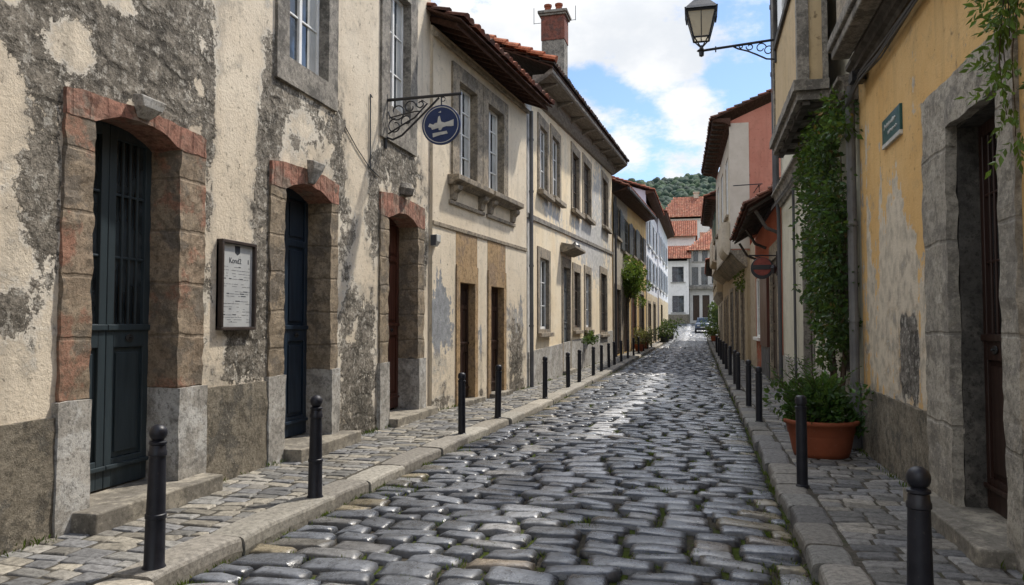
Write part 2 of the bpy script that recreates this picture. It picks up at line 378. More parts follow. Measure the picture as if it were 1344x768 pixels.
        if hip:
            m = s.mb(); m.col = pal[0]; k = run * hip; zr = zf(u0) + L * sp_
            m.add([(u0, out_e, zf(u0)), (u1, out_e, zf(u1)), (u1 - k, out_e - run, zr), (u0 + k, out_e - run, zr), (u0, out_e - 2 * run, zf(u0)), (u1, out_e - 2 * run, zf(u1))], [(0, 1, 2, 3), (0, 3, 4), (1, 5, 2), (3, 2, 5, 4)]); m.build('roof_slopes', M[mat], o)
        elif und:
            m = s.mb(); n = max(1, int((u1 - u0) / 2))
            for i in range(n):
                a, b = u0 + (u1 - u0) * i / n, u0 + (u1 - u0) * (i + 1) / n
                q = [(a, out_e, zf(a)), (b, out_e, zf(b)), (b, out_e - run, zf(b) + L * sp_), (a, out_e - run, zf(a) + L * sp_)]
                m.add(q + [(x, y, z + .035) for x, y, z in q], [(0, 1, 2, 3), (4, 5, 6, 7), (0, 1, 5, 4), (1, 2, 6, 5), (2, 3, 7, 6), (3, 0, 4, 7)])
            m.col = (.16, .07, .05)
            m.build('roof_boarding', M['soffit_dark'], o)
        return o

def leafy(name, P, N, S, C, mat, parent=None, aspect=.55, droop=0.):
    """many small folded leaves: P points, N leaf directions, S lengths, C colours"""
    n = len(P); N = N / (np.linalg.norm(N, axis=1, keepdims=True) + 1e-9)
    r = NPR.normal(size=(n, 3)); side = np.cross(N, r); side /= (np.linalg.norm(side, axis=1, keepdims=True) + 1e-9); up = np.cross(side, N)
    S = S[:, None]
    v = np.stack([P, P + N * S * .42 + side * S * aspect * .5 + up * S * .10, P + N * S, P + N * S * .42 - side * S * aspect * .5 + up * S * .10, P + N * S * .45], 1).reshape(-1, 3)
    b = np.arange(n)[:, None] * 5
    f = np.concatenate([b + [0, 1, 4], b + [1, 2, 4], b + [2, 3, 4], b + [3, 0, 4]], 1).reshape(-1, 3)
    return np_obj(name, v, f, mat, parent, np.repeat(C, 5, 0))
def leafcols(n, base=(.035, .085, .018), var=.45, light=.15):
    c = np.array(base)[None] * (1 + NPR.uniform(-var, var, (n, 1))) * (1 + NPR.uniform(-.15, .15, (n, 3)))
    k = NPR.rand(n) < light; c[k] = c[k] * 1.7 + np.array([.02, .02, 0]); return c

# ------------------------------------------------------------------ materials
M = {}
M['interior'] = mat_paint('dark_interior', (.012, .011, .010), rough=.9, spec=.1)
M['white'] = mat_paint('white_window_paint', (.80, .80, .78), (.70, .70, .67), .45, 5., (.28, .26, .22))
M['brown_frame'] = mat_paint('brown_window_paint', (.11, .075, .05), (.07, .05, .035), .55, 5., (.2, .16, .12))
M['grey_frame'] = mat_paint('grey_window_paint', (.16, .17, .17), (.10, .11, .11), .5)
M['curtain'] = mat_paint('lace_curtain', (.5, .5, .47), (.4, .4, .38), .9, 3.)
M['glass'] = mat_glass('window_glass', (.014, .018, .022))
M['glass_dim'] = mat_glass('dusty_glass', (.010, .013, .015))
M['granite'] = mat_stone('weathered_granite', (.24, .22, .19), (.30, .275, .235), (.14, .13, .115), 7., .014)
M['granite_tan'] = mat_stone('tan_granite', (.34, .275, .195), (.28, .22, .15), (.17, .145, .115), 8., .018, course=.46)
M['granite_red'] = mat_stone('reddened_granite', (.34, .27, .19), (.28, .21, .145), (.17, .145, .115), 8., .018, course=.52, patch=(.33, .12, .075))
M['granite_pale'] = mat_stone('pale_rough_granite', (.43, .395, .33), (.35, .32, .27), (.25, .23, .20), 7., .018, course=.8)
M['shaded_stone'] = mat_stone('shaded_reveal_stone', (.085, .08, .072), (.06, .056, .05), (.13, .12, .105), 6., .014)  # darkened stone: the shade inside the doorway is put into its colour
M['base_block'] = mat_stone('pale_base_block', (.42, .40, .36), (.32, .30, .265), (.48, .47, .44), 6., .010)
M['red_stone'] = mat_stone('red_sandstone', (.36, .165, .115), (.30, .175, .125), (.25, .20, .155), 7., .014, course=.19, axis=0)
M['ochre_stone'] = mat_stone('ochre_reveal', (.26, .15, .065), (.20, .10, .05), (.13, .10, .08), 5., .012)
M['plinth'] = mat_stone('rough_cast_plinth', (.19, .165, .125), (.25, .22, .17), (.12, .11, .092), 9., .02, .95, .35)
M['step'] = mat_stone('worn_door_step', (.33, .30, .245), (.25, .225, .18), (.17, .155, .13), 4., .008)
M['sur_tan'] = mat_stone('tan_render_surround', (.36, .305, .23), (.29, .245, .185), (.21, .185, .15), 6., .008)
M['ochre_panel'] = mat_stone('ochre_render', (.40, .27, .14), (.36, .25, .14), (.28, .20, .13), 4., .004, dark=.6)
M['soffit_dark'] = mat_paint('old_eave_timber', (.085, .042, .028), (.05, .028, .02), .8, 3., spec=.15, grain=(1, 6, 6))
M['soffit_grey'] = mat_paint('grey_eave_boards', (.26, .235, .20), (.17, .15, .125), .8, 3., spec=.15, grain=(1, 6, 6))
M['timber_dark'] = mat_paint('dark_weathered_timber', (.095, .085, .075), (.05, .045, .04), .8, 4., spec=.2)
M['tile'] = mat_attr('clay_roof_tile', .85, 14., .55, .006, .2)
M['iron'] = mat_paint('black_iron', (.012, .013, .016), (.02, .02, .024), .42, 12., spec=.5)
M['iron_worn'] = mat_paint('worn_iron', (.03, .033, .035), (.06, .06, .06), .4, 12., metal=.5)
M['bollard'] = mat_paint('bollard_paint', (.008, .009, .014), (.016, .017, .024), .42, 9., (.06, .05, .042), spec=.35)
M['pipe'] = mat_paint('zinc_pipe', (.15, .15, .15), (.10, .10, .105), .5, 3., (.07, .06, .05), spec=.4)
M['pipe_dark'] = mat_paint('dark_pipe', (.055, .058, .065), (.08, .08, .085), .5, 3.)
M['door_teal'] = mat_paint('slate_green_door_paint', (.034, .048, .056), (.022, .033, .040), .40, 3., (.055, .07, .07), grain=(4, 4, .5))
M['door_blue'] = mat_paint('dark_blue_door_paint', (.013, .026, .045), (.009, .017, .03), .38, 3., (.03, .045, .06), grain=(4, 4, .5))
M['door_red'] = mat_paint('red_brown_door', (.085, .026, .016), (.05, .018, .012), .4, 3., grain=(5, 5, .5))
M['door_brown'] = mat_paint('dark_brown_door', (.034, .015, .011), (.022, .011, .008), .38, 3., grain=(5, 5, .5))
M['door_wood'] = mat_paint('brown_timber_door', (.075, .045, .028), (.045, .028, .018), .5, 3., grain=(5, 5, .5))
M['leaf'] = mat_attr('leaf', .5, 30., .25, .0, .35, .28)
M['bark'] = mat_stone('bark', (.10, .075, .05), (.07, .05, .035), None, 14., .01)
M['terracotta'] = mat_paint('terracotta', (.25, .070, .032), (.20, .058, .028), .7, 3., (.26, .12, .08), spec=.25)
M['soil'] = mat_stone('soil', (.03, .022, .016), (.02, .015, .011), None, 30., .02)

# ------------------------------------------------------------------ the street: ground, road, kerbs, pavements
def g(s): return np.where(np.asarray(s) > 55, 7.46e-6 * np.clip(np.asarray(s, float) - 55, 0, 90) ** 3, 0.)
KL = ([-10, 4, 10, 16, 27, 68, 100, 112], [-3.53, -3.52, -3.42, -3.2, -3.10, -3.12, -3.35, -4.6])
KR = ([-10, 69, 92, 104, 112], [.77, .77, .85, 1.9, 4.5])
kl = lambda s: np.interp(s, *KL); kr = lambda s: np.interp(s, *KR)
wl = lambda s: np.interp(s, [-10, 13.6, 19.5, 38.5, 59, 91, 112], [-5., -5., -4.42, -4.22, -3.98, -3.7, -5.2])
wr = lambda s: np.interp(s, [-10, 30, 34, 60, 100, 112], [2.12, 2.12, 2.02, 1.9, 2.6, 5.])
def zroad(x, s): return g(s) - .125 + .045 * (1 - ((x + 1.25) / 2.3) ** 2)

def stone_grid(n, ex=8.):
    t = {7: [-1, -.93, -.72, 0, .72, .93, 1], 5: [-1, -.8, 0, .8, 1], 4: [-1, -.6, .6, 1]}[n]
    a, b = np.meshgrid(t, t, indexing='ij'); e = (np.abs(a) ** ex + np.abs(b) ** ex) ** (1 / ex)
    k = np.maximum(1, e); edge = (np.maximum(np.abs(a), np.abs(b)) >= 1)
    idx = np.arange(n * n).reshape(n, n)
    f = np.stack([idx[:-1, :-1], idx[1:, :-1], idx[1:, 1:], idx[:-1, 1:]], -1).reshape(-1, 4)
    return (a / k).ravel(), (b / k).ravel(), np.where(edge, -9, 1 - np.minimum(e, 1) ** 7).ravel(), f
SG = {n: stone_grid(n) for n in (7, 5, 4)}; SGF = {n: stone_grid(n, 16.) for n in (7, 5, 4)}
def pave(name, mat, x0, x1, s0, s1, zf, wid, dep, gap, dome, colf, jit=.03, near=28, wave=.04, tilt=.02, deep=.05, lift=.008, kind='structure'):
    V, F, Cc = [], [], []; base = 0; s = s0; r = RND
    wv = lambda x, s_: wave * mnoise.noise(Vector((x * .9, s_ * .5, 3.3)))
    while s < s1:
        d = r.uniform(*dep) * (1 if s < 60 else 1.5); xl, xr = float(x0(s)), float(x1(s)); x = xl - r.uniform(0, .15) * 0; n = 7 if s < near else (5 if s < 50 else 4)
        gx, gy, gh, gf = (SGF if dome < .015 else SG)[n]
        while x < xr - .04:
            w = min(r.uniform(*wid) * (1 if s < 60 else 1.4), xr - x)
            if xr - x - w < wid[0] * .5: w = xr - x
            j = lambda: r.uniform(-jit, jit)
            ja = [(j(), j()) for _ in range(4)]
            c = [(x + gap + abs(ja[0][0]) * .5, s + gap + ja[0][1] * .5), (x + w - gap - abs(ja[1][0]) * .5, s + gap + ja[1][1] * .5), (x + w - gap - abs(ja[2][0]) * .5, s + d - gap + ja[2][1] * .5), (x + gap + abs(ja[3][0]) * .5, s + d - gap + ja[3][1] * .5)]
            A = (gx + 1) / 2; B = (gy + 1) / 2
            px = (c[0][0] * (1 - A) + c[1][0] * A) * (1 - B) + (c[3][0] * (1 - A) + c[2][0] * A) * B
            py = (c[0][1] * (1 - A) + c[1][1] * A) * (1 - B) + (c[3][1] * (1 - A) + c[2][1] * A) * B
            py = py + wv(x + w / 2, s) + (gx * w / 2) * wave * r.uniform(-1, 1) * 1.2
            dm = dome * r.uniform(.7, 1.25); tx, ty = r.uniform(-tilt, tilt), r.uniform(-tilt, tilt)
            pz = zf(px, py) + np.where(gh < -1, -deep, dm * gh) + r.uniform(-lift, lift) + gx * w * tx + gy * d * ty
            if n == 7 and dome > .015:                      # chipped, uneven heads
                inn = gh > -1; pz = pz + np.where(inn, NPR.normal(0, .0052, n * n), 0); px = px + NPR.normal(0, .0055, n * n); py = py + NPR.normal(0, .0055, n * n)
            V.append(np.stack([px, py, pz], 1)); F.append(gf + base); base += n * n
            cc = np.tile(np.array(colf(x + w / 2, s, xl, xr)), (n * n, 1))
            if dome > .015: cc = cc * np.where(gh < -1, .16, np.where(gh < .72, .42, 1.))[:, None]      # shade painted down the sides of each head, with joint dirt
            Cc.append(cc); x += w
        s += d
    o = np_obj(name, np.concatenate(V), np.concatenate(F), mat, None, np.concatenate(Cc), True)
    return tag(o, kind=kind)

def ribbon(name, mat, x0, x1, ss, zf, nx=6, kind='structure'):
    V, F = [], []
    for s in ss:
        for i in range(nx + 1):
            x = float(x0(s)) * (1 - i / nx) + float(x1(s)) * i / nx; V.append((x, s, float(zf(x, s))))
    for k in range(len(ss) - 1):
        for i in range(nx): a = k * (nx + 1) + i; F.append((a, a + 1, a + nx + 2, a + nx + 1))
    return tag(np_obj(name, V, F, mat, None, None, True), kind=kind)

def joint_mat(name, c1, c2, moss, lo, hi):
    t = NT(name); p = t.pos(); n1 = t.noise(p, 2.2, 7, .7); n2 = t.noise(p, 25., 5, .7)
    c = t.mix(t.mr(n2, .35, .65), c1, c2); c = t.mix(t.mr(n1, lo, hi), c, t.mix(t.mr(n2, .4, .6), moss, tuple(x * .5 for x in moss)))
    return t.done(c, .95, n2, 1., .015, .1)
M['joint'] = joint_mat('earth_and_moss_joints', (.035, .03, .024), (.075, .065, .05), (.055, .075, .012), .46, .56)
M['joint_walk'] = joint_mat('gritty_joints', (.05, .046, .038), (.10, .09, .075), (.05, .06, .02), .58, .68)
M['cobble'] = mat_attr('cobblestone', .46, 14., .45, .007, .6, rmin=.18)
M['sett'] = mat_attr('pavement_sett', .85, 18., .50, .008, .25, rmin=.6)
M['kerb'] = mat_attr('granite_kerb', .9, 22., .45, .006, .25, rmin=.7)
M['earth'] = mat_stone('earth', (.12, .10, .07), (.08, .09, .04), None, .5, .05)

gs = [-400, -60, -8, 0, 60, 112, 118, 125]
tag(np_obj('ground', [(-900, -900, -.55), (900, -900, -.55), (900, 1800, -.55), (-900, 1800, -.55)], [(0, 1, 2, 3)], M['earth']), kind='structure')
SS = list(np.arange(-7, 60, 1.)) + list(np.arange(60, 119, 2.))
ribbon('road', M['joint'], lambda s: kl(s) - .02, lambda s: kr(s) + .02, SS, lambda x, s: zroad(x, s) - .028)
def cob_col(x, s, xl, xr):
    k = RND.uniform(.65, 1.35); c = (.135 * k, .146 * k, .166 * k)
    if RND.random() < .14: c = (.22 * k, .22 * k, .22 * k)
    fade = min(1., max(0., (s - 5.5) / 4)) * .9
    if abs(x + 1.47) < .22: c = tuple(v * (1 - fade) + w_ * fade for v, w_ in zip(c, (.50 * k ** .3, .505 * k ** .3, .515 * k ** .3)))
    e = (x - xl) if x < -1.3 else (xr - x)
    if e < .34 and RND.random() < (.30 if x < -1 else .22) and s < 60: c = (.24 * k, .205 * k, .14 * k) if RND.random() < .45 else (.20 * k, .19 * k, .17 * k)
    elif RND.random() < .012: c = (.22 * k, .185 * k, .145 * k)
    return c
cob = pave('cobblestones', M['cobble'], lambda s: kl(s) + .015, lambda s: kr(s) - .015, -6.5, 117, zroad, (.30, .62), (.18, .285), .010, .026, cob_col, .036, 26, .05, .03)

M['moss'] = mat_attr('moss_and_grass', .9, 30., .3, .0, .1, .25)
def tufts(name, pts, hgt=(.02, .07), cols=(.085, .115, .02)):
    P = np.array(pts); n = len(P); N = np.stack([NPR.normal(0, .45, n), NPR.normal(0, .45, n), np.ones(n)], 1)
    o = leafy(name, P, N, NPR.uniform(hgt[0], hgt[1], n), leafcols(n, cols, .5, .2), M['moss'], None, .22)
    return tag(o, kind='stuff')
pts = []
for k in range(260):
    s = 3.2 + 42 * RND.random() ** 1.7; left = RND.random() < .5
    x = float(kl(s)) + RND.uniform(.02, .22) if left else float(kr(s)) - RND.uniform(.02, .30)
    n = RND.randint(14, 46); sp = RND.uniform(.03, .10)
    for _ in range(n):
        a, b = x + RND.gauss(0, sp), s + RND.gauss(0, sp * 1.5); a = min(max(a, float(kl(b)) + .01), float(kr(b)) - .01)
        pts.append((a, b, float(zroad(a, b)) - .015))
for k in range(900):
    s = 3.2 + 22 * RND.random() ** 1.6; x = RND.uniform(float(kl(s)) + .3, float(kr(s)) - .2); n = RND.randint(8, 26)
    if mnoise.noise(Vector((x * .8, s * .5, 1))) < -.05: continue
    for _ in range(n): a, b = x + RND.gauss(0, .05), s + RND.gauss(0, .035); pts.append((a, b, float(zroad(a, b)) - .02))
tufts('grass', pts, (.028, .06))
pts = []
for k in range(170):
    s = 3.4 + 30 * RND.random() ** 1.5; left = RND.random() < .6
    x = float(wl(s)) + .05 + RND.uniform(0, .05) if left else float(wr(s)) - .05 - RND.uniform(0, .05)
    for _ in range(RND.randint(4, 16)): pts.append((x + RND.gauss(0, .03), s + RND.gauss(0, .08), .0))
tufts('weeds', pts, (.02, .08), (.06, .09, .018))

def walk_col(x, s, xl, xr):
    k = RND.uniform(.62, 1.3); b = RND.choice([(.27, .255, .225), (.22, .215, .20), (.31, .285, .235), (.19, .19, .19)])
    return tuple(v * k for v in b)
def walk_col_r(x, s, xl, xr):
    k = RND.uniform(.62, 1.3); b = RND.choice([(.24, .23, .215), (.20, .195, .185), (.27, .25, .215), (.17, .17, .172)])
    return tuple(v * k for v in b)
ribbon('pavement', M['joint_walk'], lambda s: wl(s) - .3, lambda s: kl(s) - .3, SS, lambda x, s: g(s) - .014, 3)
ribbon('pavement', M['joint_walk'], lambda s: kr(s) + .27, lambda s: wr(s) + .3, SS, lambda x, s: g(s) - .014, 3)
pave('paving_setts', M['sett'], lambda s: wl(s) - .05, lambda s: kl(s) - .355, -6.5, 112, lambda x, s: g(s) - .006, (.20, .36), (.13, .20), .006, .005, walk_col, .018, 20, .03, .03, .02, .004)
pave('paving_setts', M['sett'], lambda s: kr(s) + .315, lambda s: wr(s) + .05, -6.5, 112, lambda x, s: g(s) - .006, (.19, .36), (.13, .21), .006, .005, walk_col_r, .018, 20, .02, .03, .02, .004)

def kerb(name, edge, sgn, lens, wdt, cola):
    V, F, Cc = [], [], []; s = -6.5
    while s < 112:
        L = RND.uniform(*lens) * (1 if s < 60 else 2); a, b = s + .008, s + L - .008; n = max(2, int(L / .12)); n = n if s < 40 else 2
        off = RND.uniform(-.022, .022); dz = RND.uniform(-.01, .012); k = RND.uniform(.75, 1.2); c = tuple(v * k for v in RND.choice(cola)); sk = RND.uniform(-.012, .012)
        prof = [(.006, -.25), (0, -.10), (.004, -.03), (.016, -.008), (.045, .004), (wdt * .5, .008), (wdt - .03, .004), (wdt - .006, -.01), (wdt, -.06)]
        base = len(V); m = len(prof)
        for i in range(n + 1):
            t = i / n; y = a + (b - a) * t; en = min(1, min(i, n - i) * .9 + .0); round_ = -.014 * (1 - en)
            for (q, z) in prof:
                w = mnoise.noise(Vector((y * 2.3, q * 5, z * 6 + sgn * 7))); w2 = mnoise.noise(Vector((y * 8, q * 14, z * 14)))
                V.append((float(edge(y)) + sgn * (q + off + sk * (t - .5) * 2 + w * .012 + w2 * .005), y, float(g(y)) + z + dz + round_ + w * .008 + w2 * .003)); Cc.append(c)
        for i in range(n):
            for j in range(m - 1): p = base + i * m + j; F.append((p, p + 1, p + m + 1, p + m))
        F.append(tuple(range(base, base + m))); F.append(tuple(range(base + n * m, base + n * m + m)))
        s += L
    return tag(np_obj(name, V, F, M['kerb'], None, Cc, False), kind='structure')
kerb('kerb', kl, -1, (.75, 1.5), .34, [(.34, .32, .275), (.29, .27, .235), (.37, .34, .285)])
kerb('kerb', kr, 1, (.38, .7), .30, [(.21, .205, .19), (.24, .225, .20), (.175, .17, .165)])

# ------------------------------------------------------------------ house with three stone doorways (beige, peeling)
def arch_surround(f, o0, o1, i0, i1, oz, spring, rise, rec, zb=1.05, key=True, jm='granite_tan', lm='red_stone'):
    sd = int(o0 * 10)
    root = f.mb().box(o0, i0, -rec - .06, .03, zb, spring, .07).build('door_surround', M[jm], f.root, rough=.019, freq=6., seed=sd)
    f.mb().box(i1, o1, -rec - .06, .03, zb, spring, .07).build('door_jamb', M[jm], root, rough=.019, freq=6., seed=sd)
    for a, b in ((o0 - .04, i0), (i1, o1 + .04)): f.mb().box(a, b, -rec - .06, .06, -.15, zb, .1).build('base_block', M['base_block'], root, rough=.011, freq=4., seed=sd)
    uc, hw = (i0 + i1) / 2, (i1 - i0) / 2
    us = sorted(set([round(x, 4) for x in list(np.linspace(o0, i0, 6)) + list(np.linspace(i0, i1, 17)) + list(np.linspace(i1, o1, 6))])); m = f.mb(); pr = .036
    cols = []
    for u in us:
        q = (u - uc) / hw; z = spring + (rise * (1 - q * q) if abs(q) < 1 else 0); zt = oz + .05 * (1 - ((u - uc) / (o1 - uc)) ** 2)
        cols.append([(u, -.1, zt), (u, pr, zt)] + [(u, pr, zt + (z - zt) * t) for t in (.17, .33, .5, .67, .83)] + [(u, pr, z)] + [(u, pr + (-rec - .06 - pr) * t, z) for t in (.33, .67, 1)])
    n = len(cols[0]); V = [p for c in cols for p in c]
    F = [(i * n + j, i * n + j + 1, (i + 1) * n + j + 1, (i + 1) * n + j) for i in range(len(us) - 1) for j in range(n - 1)]
    m.add(V, F + [tuple(range(n)), tuple(range((len(us) - 1) * n, len(us) * n))])
    m.build('lintel', M[lm], root, rough=.015, freq=6., seed=sd)
    if key:
        zk = spring + rise; m = f.mb()
        a = [(uc - .15, .05, oz + .16), (uc + .15, .05, oz + .16), (uc + .17, .17, oz + .14), (uc - .17, .17, oz + .14), (uc - .13, .05, oz + .04), (uc + .13, .05, oz + .04), (uc + .13, .15, oz + .05), (uc - .13, .15, oz + .05), (uc - .07, .04, zk + .02), (uc + .07, .04, zk + .02), (uc + .06, .07, zk + .03), (uc - .06, .07, zk + .03)]
        m.add(a, [(0, 1, 2, 3), (0, 4, 5, 1), (1, 5, 6, 2), (2, 6, 7, 3), (3, 7, 4, 0), (4, 8, 9, 5), (5, 9, 10, 6), (6, 10, 11, 7), (7, 11, 8, 4), (8, 11, 10, 9)])
        m.build('keystone', M['granite' if oz > 3.75 else 'base_block'], root, rough=.006, freq=7., bev=.012)
    return root

H1 = Fac('house', (-5., 0), (-5., 14), -1, 'beige house with badly peeling plaster and three stone doorways under red lintels')
M['plaster_h1'] = mat_plaster('peeling_beige_plaster', (.60, .515, .395), (.69, .61, .485), (.155, .138, .112), (.30, .268, .22), lime=(.66, .62, .54), na=.5, seed=2., stain=.8)
DO = [(5.07, 6.88, 5.38, 6.49, 3.60, 3.40, .14, .31), (8.13, 9.88, 8.46, 9.67, 3.66, 3.36, .14, .33), (11.36, 13.38, 11.70, 13.06, 3.82, 3.44, .15, .35)]
WI = [(8.49, 9.53, 5.03, 7.1, (.28, .28, .34, .3)), (11.68, 12.62, 5.32, 7.4, (.33, .33, .6, .3))]
def f1(u, z):
    R = np.full_like(u, .13)
    R += blob(u, z, 4.0, 6.1, 3.05, 2.62, .85, 10) - blob(u, z, 5.1, 3.98, .24, .22, .9) - blob(u, z, 4.5, 4.2, .2, .15, .7) - blob(u, z, 5.6, 4.55, .3, .12, .6)
    R += blob(u, z, 4.93, 2.6, .20, 1.3, .58) + blob(u, z, 4.55, 1.75, .25, .25, .55) + blob(u, z, 4.70, 2.75, .3, .35, .45)
    R += blob(u, z, 7.6, 1.55, .80, .78, .72) - blob(u, z, 7.15, 1.5, .18, .5, .35) + blob(u, z, 7.98, 2.9, .26, 1.1, .60) + blob(u, z, 6.98, 3.3, .12, 1.2, .5)
    R += blob(u, z, 9.0, 4.35, .9, .55, .62) + blob(u, z, 8.15, 4.4, .25, 1.2, .6) + blob(u, z, 9.95, 4.2, .25, 1.0, .45) - blob(u, z, 8.9, 4.3, .3, .2, .45)
    R += blob(u, z, 10.6, 1.1, .85, 1.9, .72) - blob(u, z, 10.75, 2.45, .3, .4, .45) - blob(u, z, 10.5, 1.6, .2, .2, .3) + blob(u, z, 11.15, 3.6, .3, .9, .6)  # last blob bares dark stone in place of a shadow
    R += blob(u, z, 12.3, 4.4, 1.05, .6, .8) + blob(u, z, 13.5, 3.0, .2, 1.0, .6) + blob(u, z, 10.2, 3.2, .3, .6, .3)
    R += np.where(z < .15, .25, 0)
    G = blob(u, z, 6., .3, 9, .35, .25) + blob(u, z, 10.6, .6, .9, 1.1, .38) + blob(u, z, 4., 6.2, 3., 2.2, .22, 8) + blob(u, z, 11.1, 4.3, .35, .7, .25)  # last blob paints that shadow onto the wall before the third doorway
    B = blob(u, z, 4.82, 2.45, .16, .75, .45)
    return R, G, B
H1.wall(M['plaster_h1'], -3, 13.75, -.3, 9., [(a + .03, b - .03, -.4, oz - .03) for a, b, _, _, oz, *_ in DO] + [H1.hole(a, b, c, d, s_) for a, b, c, d, s_ in WI], f1, .09)
H1.body(M['plaster_h1'], -3, 13.75, 9.)
for k, (o0, o1, i0, i1, oz, sp_, ri, rec) in enumerate(DO):
    arch_surround(H1, o0, o1, i0, i1, oz, sp_, ri, rec, key=k < 2, jm='granite_red' if k == 0 else 'granite_tan')
    H1.door(i0 - .02, i1 + .02, .17, sp_ + ri, rec, ['door_teal', 'door_blue', 'door_red'][k], 2, .40, k == 0)
    H1.step(o0 + .12 if k == 0 else o0 + .3, o1 if k == 0 else o1 + .25, .30 if k < 2 else .22, .155 if k < 2 else .13, rec + .07)
for a, b, c, d, s_ in WI: H1.window(a, b, c, d, .11, 'white', 2, 3, s_, 'granite', None, .04, 'glass', .008, curtain=True)
m = H1.mb(); m.box(-3, 5.02, -.02, .045, -.2, .94, .12); m.box(6.93, 8.08, -.02, .04, -.2, 1.01, .1); m.build('plinth', M['plinth'], H1.root, rough=.014, freq=4.)
m = H1.mb(); m.lathe([(.02, -.1), (.14, -.1), (.17, 0), (.12, .1), (.02, .12)], (12.38, .03 , 4.02), 12)
m.build('stone_boss', M['granite'], H1.root, rough=.02, freq=7.)
m = H1.mb(); m.tube([(11.02, .02, 5.25), (10.95, .02, 5.28), (10.96, .02, 4.4), (10.97, .02, 4.12)], .012, 6); m.tube([(10.1, .015, 4.55), (10.5, .015, 4.32), (10.95, .018, 4.12), (11.3, .018, 4.05)], .008, 6)
m.build('cable', M['pipe_dark'], H1.root)
H1.tiles(-3, 13.9, 9.0, .55, 3.6, .4, .24, cols=None)

# ------------------------------------------------------------------ house with two tall windows and two dark doorways
H2 = Fac('house', (-4.95, 13.6), (-4.4, 19.5), -1, 'narrow beige house with paired white windows over two dark doorways')
M['plaster_h2'] = mat_plaster('stained_cream_plaster', (.66, .565, .425), (.73, .64, .50), (.19, .165, .13), (.27, .235, .19), alt=(.30, .31, .32), lime=(.56, .53, .46), na=.5, seed=7.)
def f2(u, z):
    R = np.full_like(u, .08) + blob(u, z, .5, .5, .7, .8, .35) + blob(u, z, 5.1, .9, .7, 1.2, .72) + blob(u, z, 2.6, .6, .2, .7, .4) + np.where(z < .25, .3, 0)
    B = blob(u, z, .50, 1.75, .68, .85, .98) + blob(u, z, 5.05, 1.4, .75, 1.1, .85) + blob(u, z, 2.6, 1.3, .15, .6, .7) + blob(u, z, .4, 3.0, .3, .5, .3)
    G = blob(u, z, 5.0, .5, .8, .7, .55) + blob(u, z, .3, .3, 1., .5, .3) + blob(u, z, 3, 3.9, 2.6, .25, .25) + blob(u, z, 2.6, 5.9, 2.4, 1.4, .12)
    return R, G, B
W2 = [(1.33, 2.33, 4.76, 6.72, (.34, .32, .1, .32)), (3.0, 4.06, 4.76, 6.72, (.32, .3, .1, .32))]
D2 = [(1.42, 2.25), (3.23, 4.10)]
H2.wall(M['plaster_h2'], .12, 5.93, -.3, 7.45, [H2.hole(a, b, c, d, s_) for a, b, c, d, s_ in W2] + [(a - .15, b + .15, -.4, 3.5) for a, b in D2], f2, .1)
H2.body(M['plaster_h2'], .13, 5.92, 7.45, 7., .44)
for a, b, c, d, s_ in W2: H2.window(a, b, c, d, .13, 'white', 2, 4, s_, 'sur_tan', None, .045, 'glass', .005, curtain=True)
for a, b in ((.82, 2.84), (2.92, 4.98)):
    m = H2.mb(); m.prism_u([(-.02, 4.48), (.10, 4.48), (.14, 4.54), (.25, 4.57), (.25, 4.68), (-.02, 4.68)], a, b); o = m.build('window_sill', M['sur_tan'], H2.root, bev=.01)
    for x in (a + .12, b - .36):
        H2.mb().prism_u([(-.02, 4.18), (.06, 4.2), (.09, 4.34), (.17, 4.40), (.19, 4.478), (-.02, 4.478)], x, x + .24).build('corbel', M['sur_tan'], o, bev=.008)
    m = H2.mb(); m.box(a + .05, b - .05, -.02, .045, 4.10, 4.178); m.build('moulding', M['sur_tan'], o, bev=.008)
m = H2.mb(); m.box(.13, 5.92, -.02, .028, 3.58, 3.66); m.build('string_course', M['sur_tan'], H2.root, bev=.006)
for a, b in D2:
    m = H2.mb(); H2.ring(m, a - .17, b + .17, -.2, 2.90, a, b, -.2, 2.54, -.21, .03, .14, sill=False); o = m.build('door_surround', M['ochre_panel'], H2.root, rough=.006, freq=4.)
    m = H2.mb(); m.box(a - .17, b + .17, -.05, .006, 2.905, 3.57, .2); m.build('blind_panel', M['ochre_panel'], o, rough=.004)
    H2.door(a - .01, b + .01, .12, 2.54, .13, 'door_brown', 2, .42, False, False)
    H2.step(a - .1, b + .3, .16, .09, .35)
# eave: rafters, fascia, barrel tiles
M_r = H2.mb(); M_r.prism_u([(-.3, 7.47), (-.02, 7.36), (.10, 7.31), (.10, 7.22), (-.02, 7.25)], .13, 5.92); M_r.build('eave_moulding', M['sur_tan'], H2.root)
H2.tiles(-.12, 6.05, 7.37, .68, 4.2, .40, .27, name='roof', cols=[(.24, .085, .05), (.17, .07, .045), (.30, .11, .06), (.13, .065, .05), (.22, .11, .075)])
for i in range(14):
    x = .1 + i * .44; H2.mb().prism_u([(-.25, 7.60), (.54, 7.287), (.54, 7.392), (-.25, 7.715)], x, x + .085).build('rafter', M['soffit_dark'], H2.root)
H2.mb().box(-.05, 6.0, .545, .575, 7.29, 7.365).build('fascia', M['soffit_dark'], H2.root)

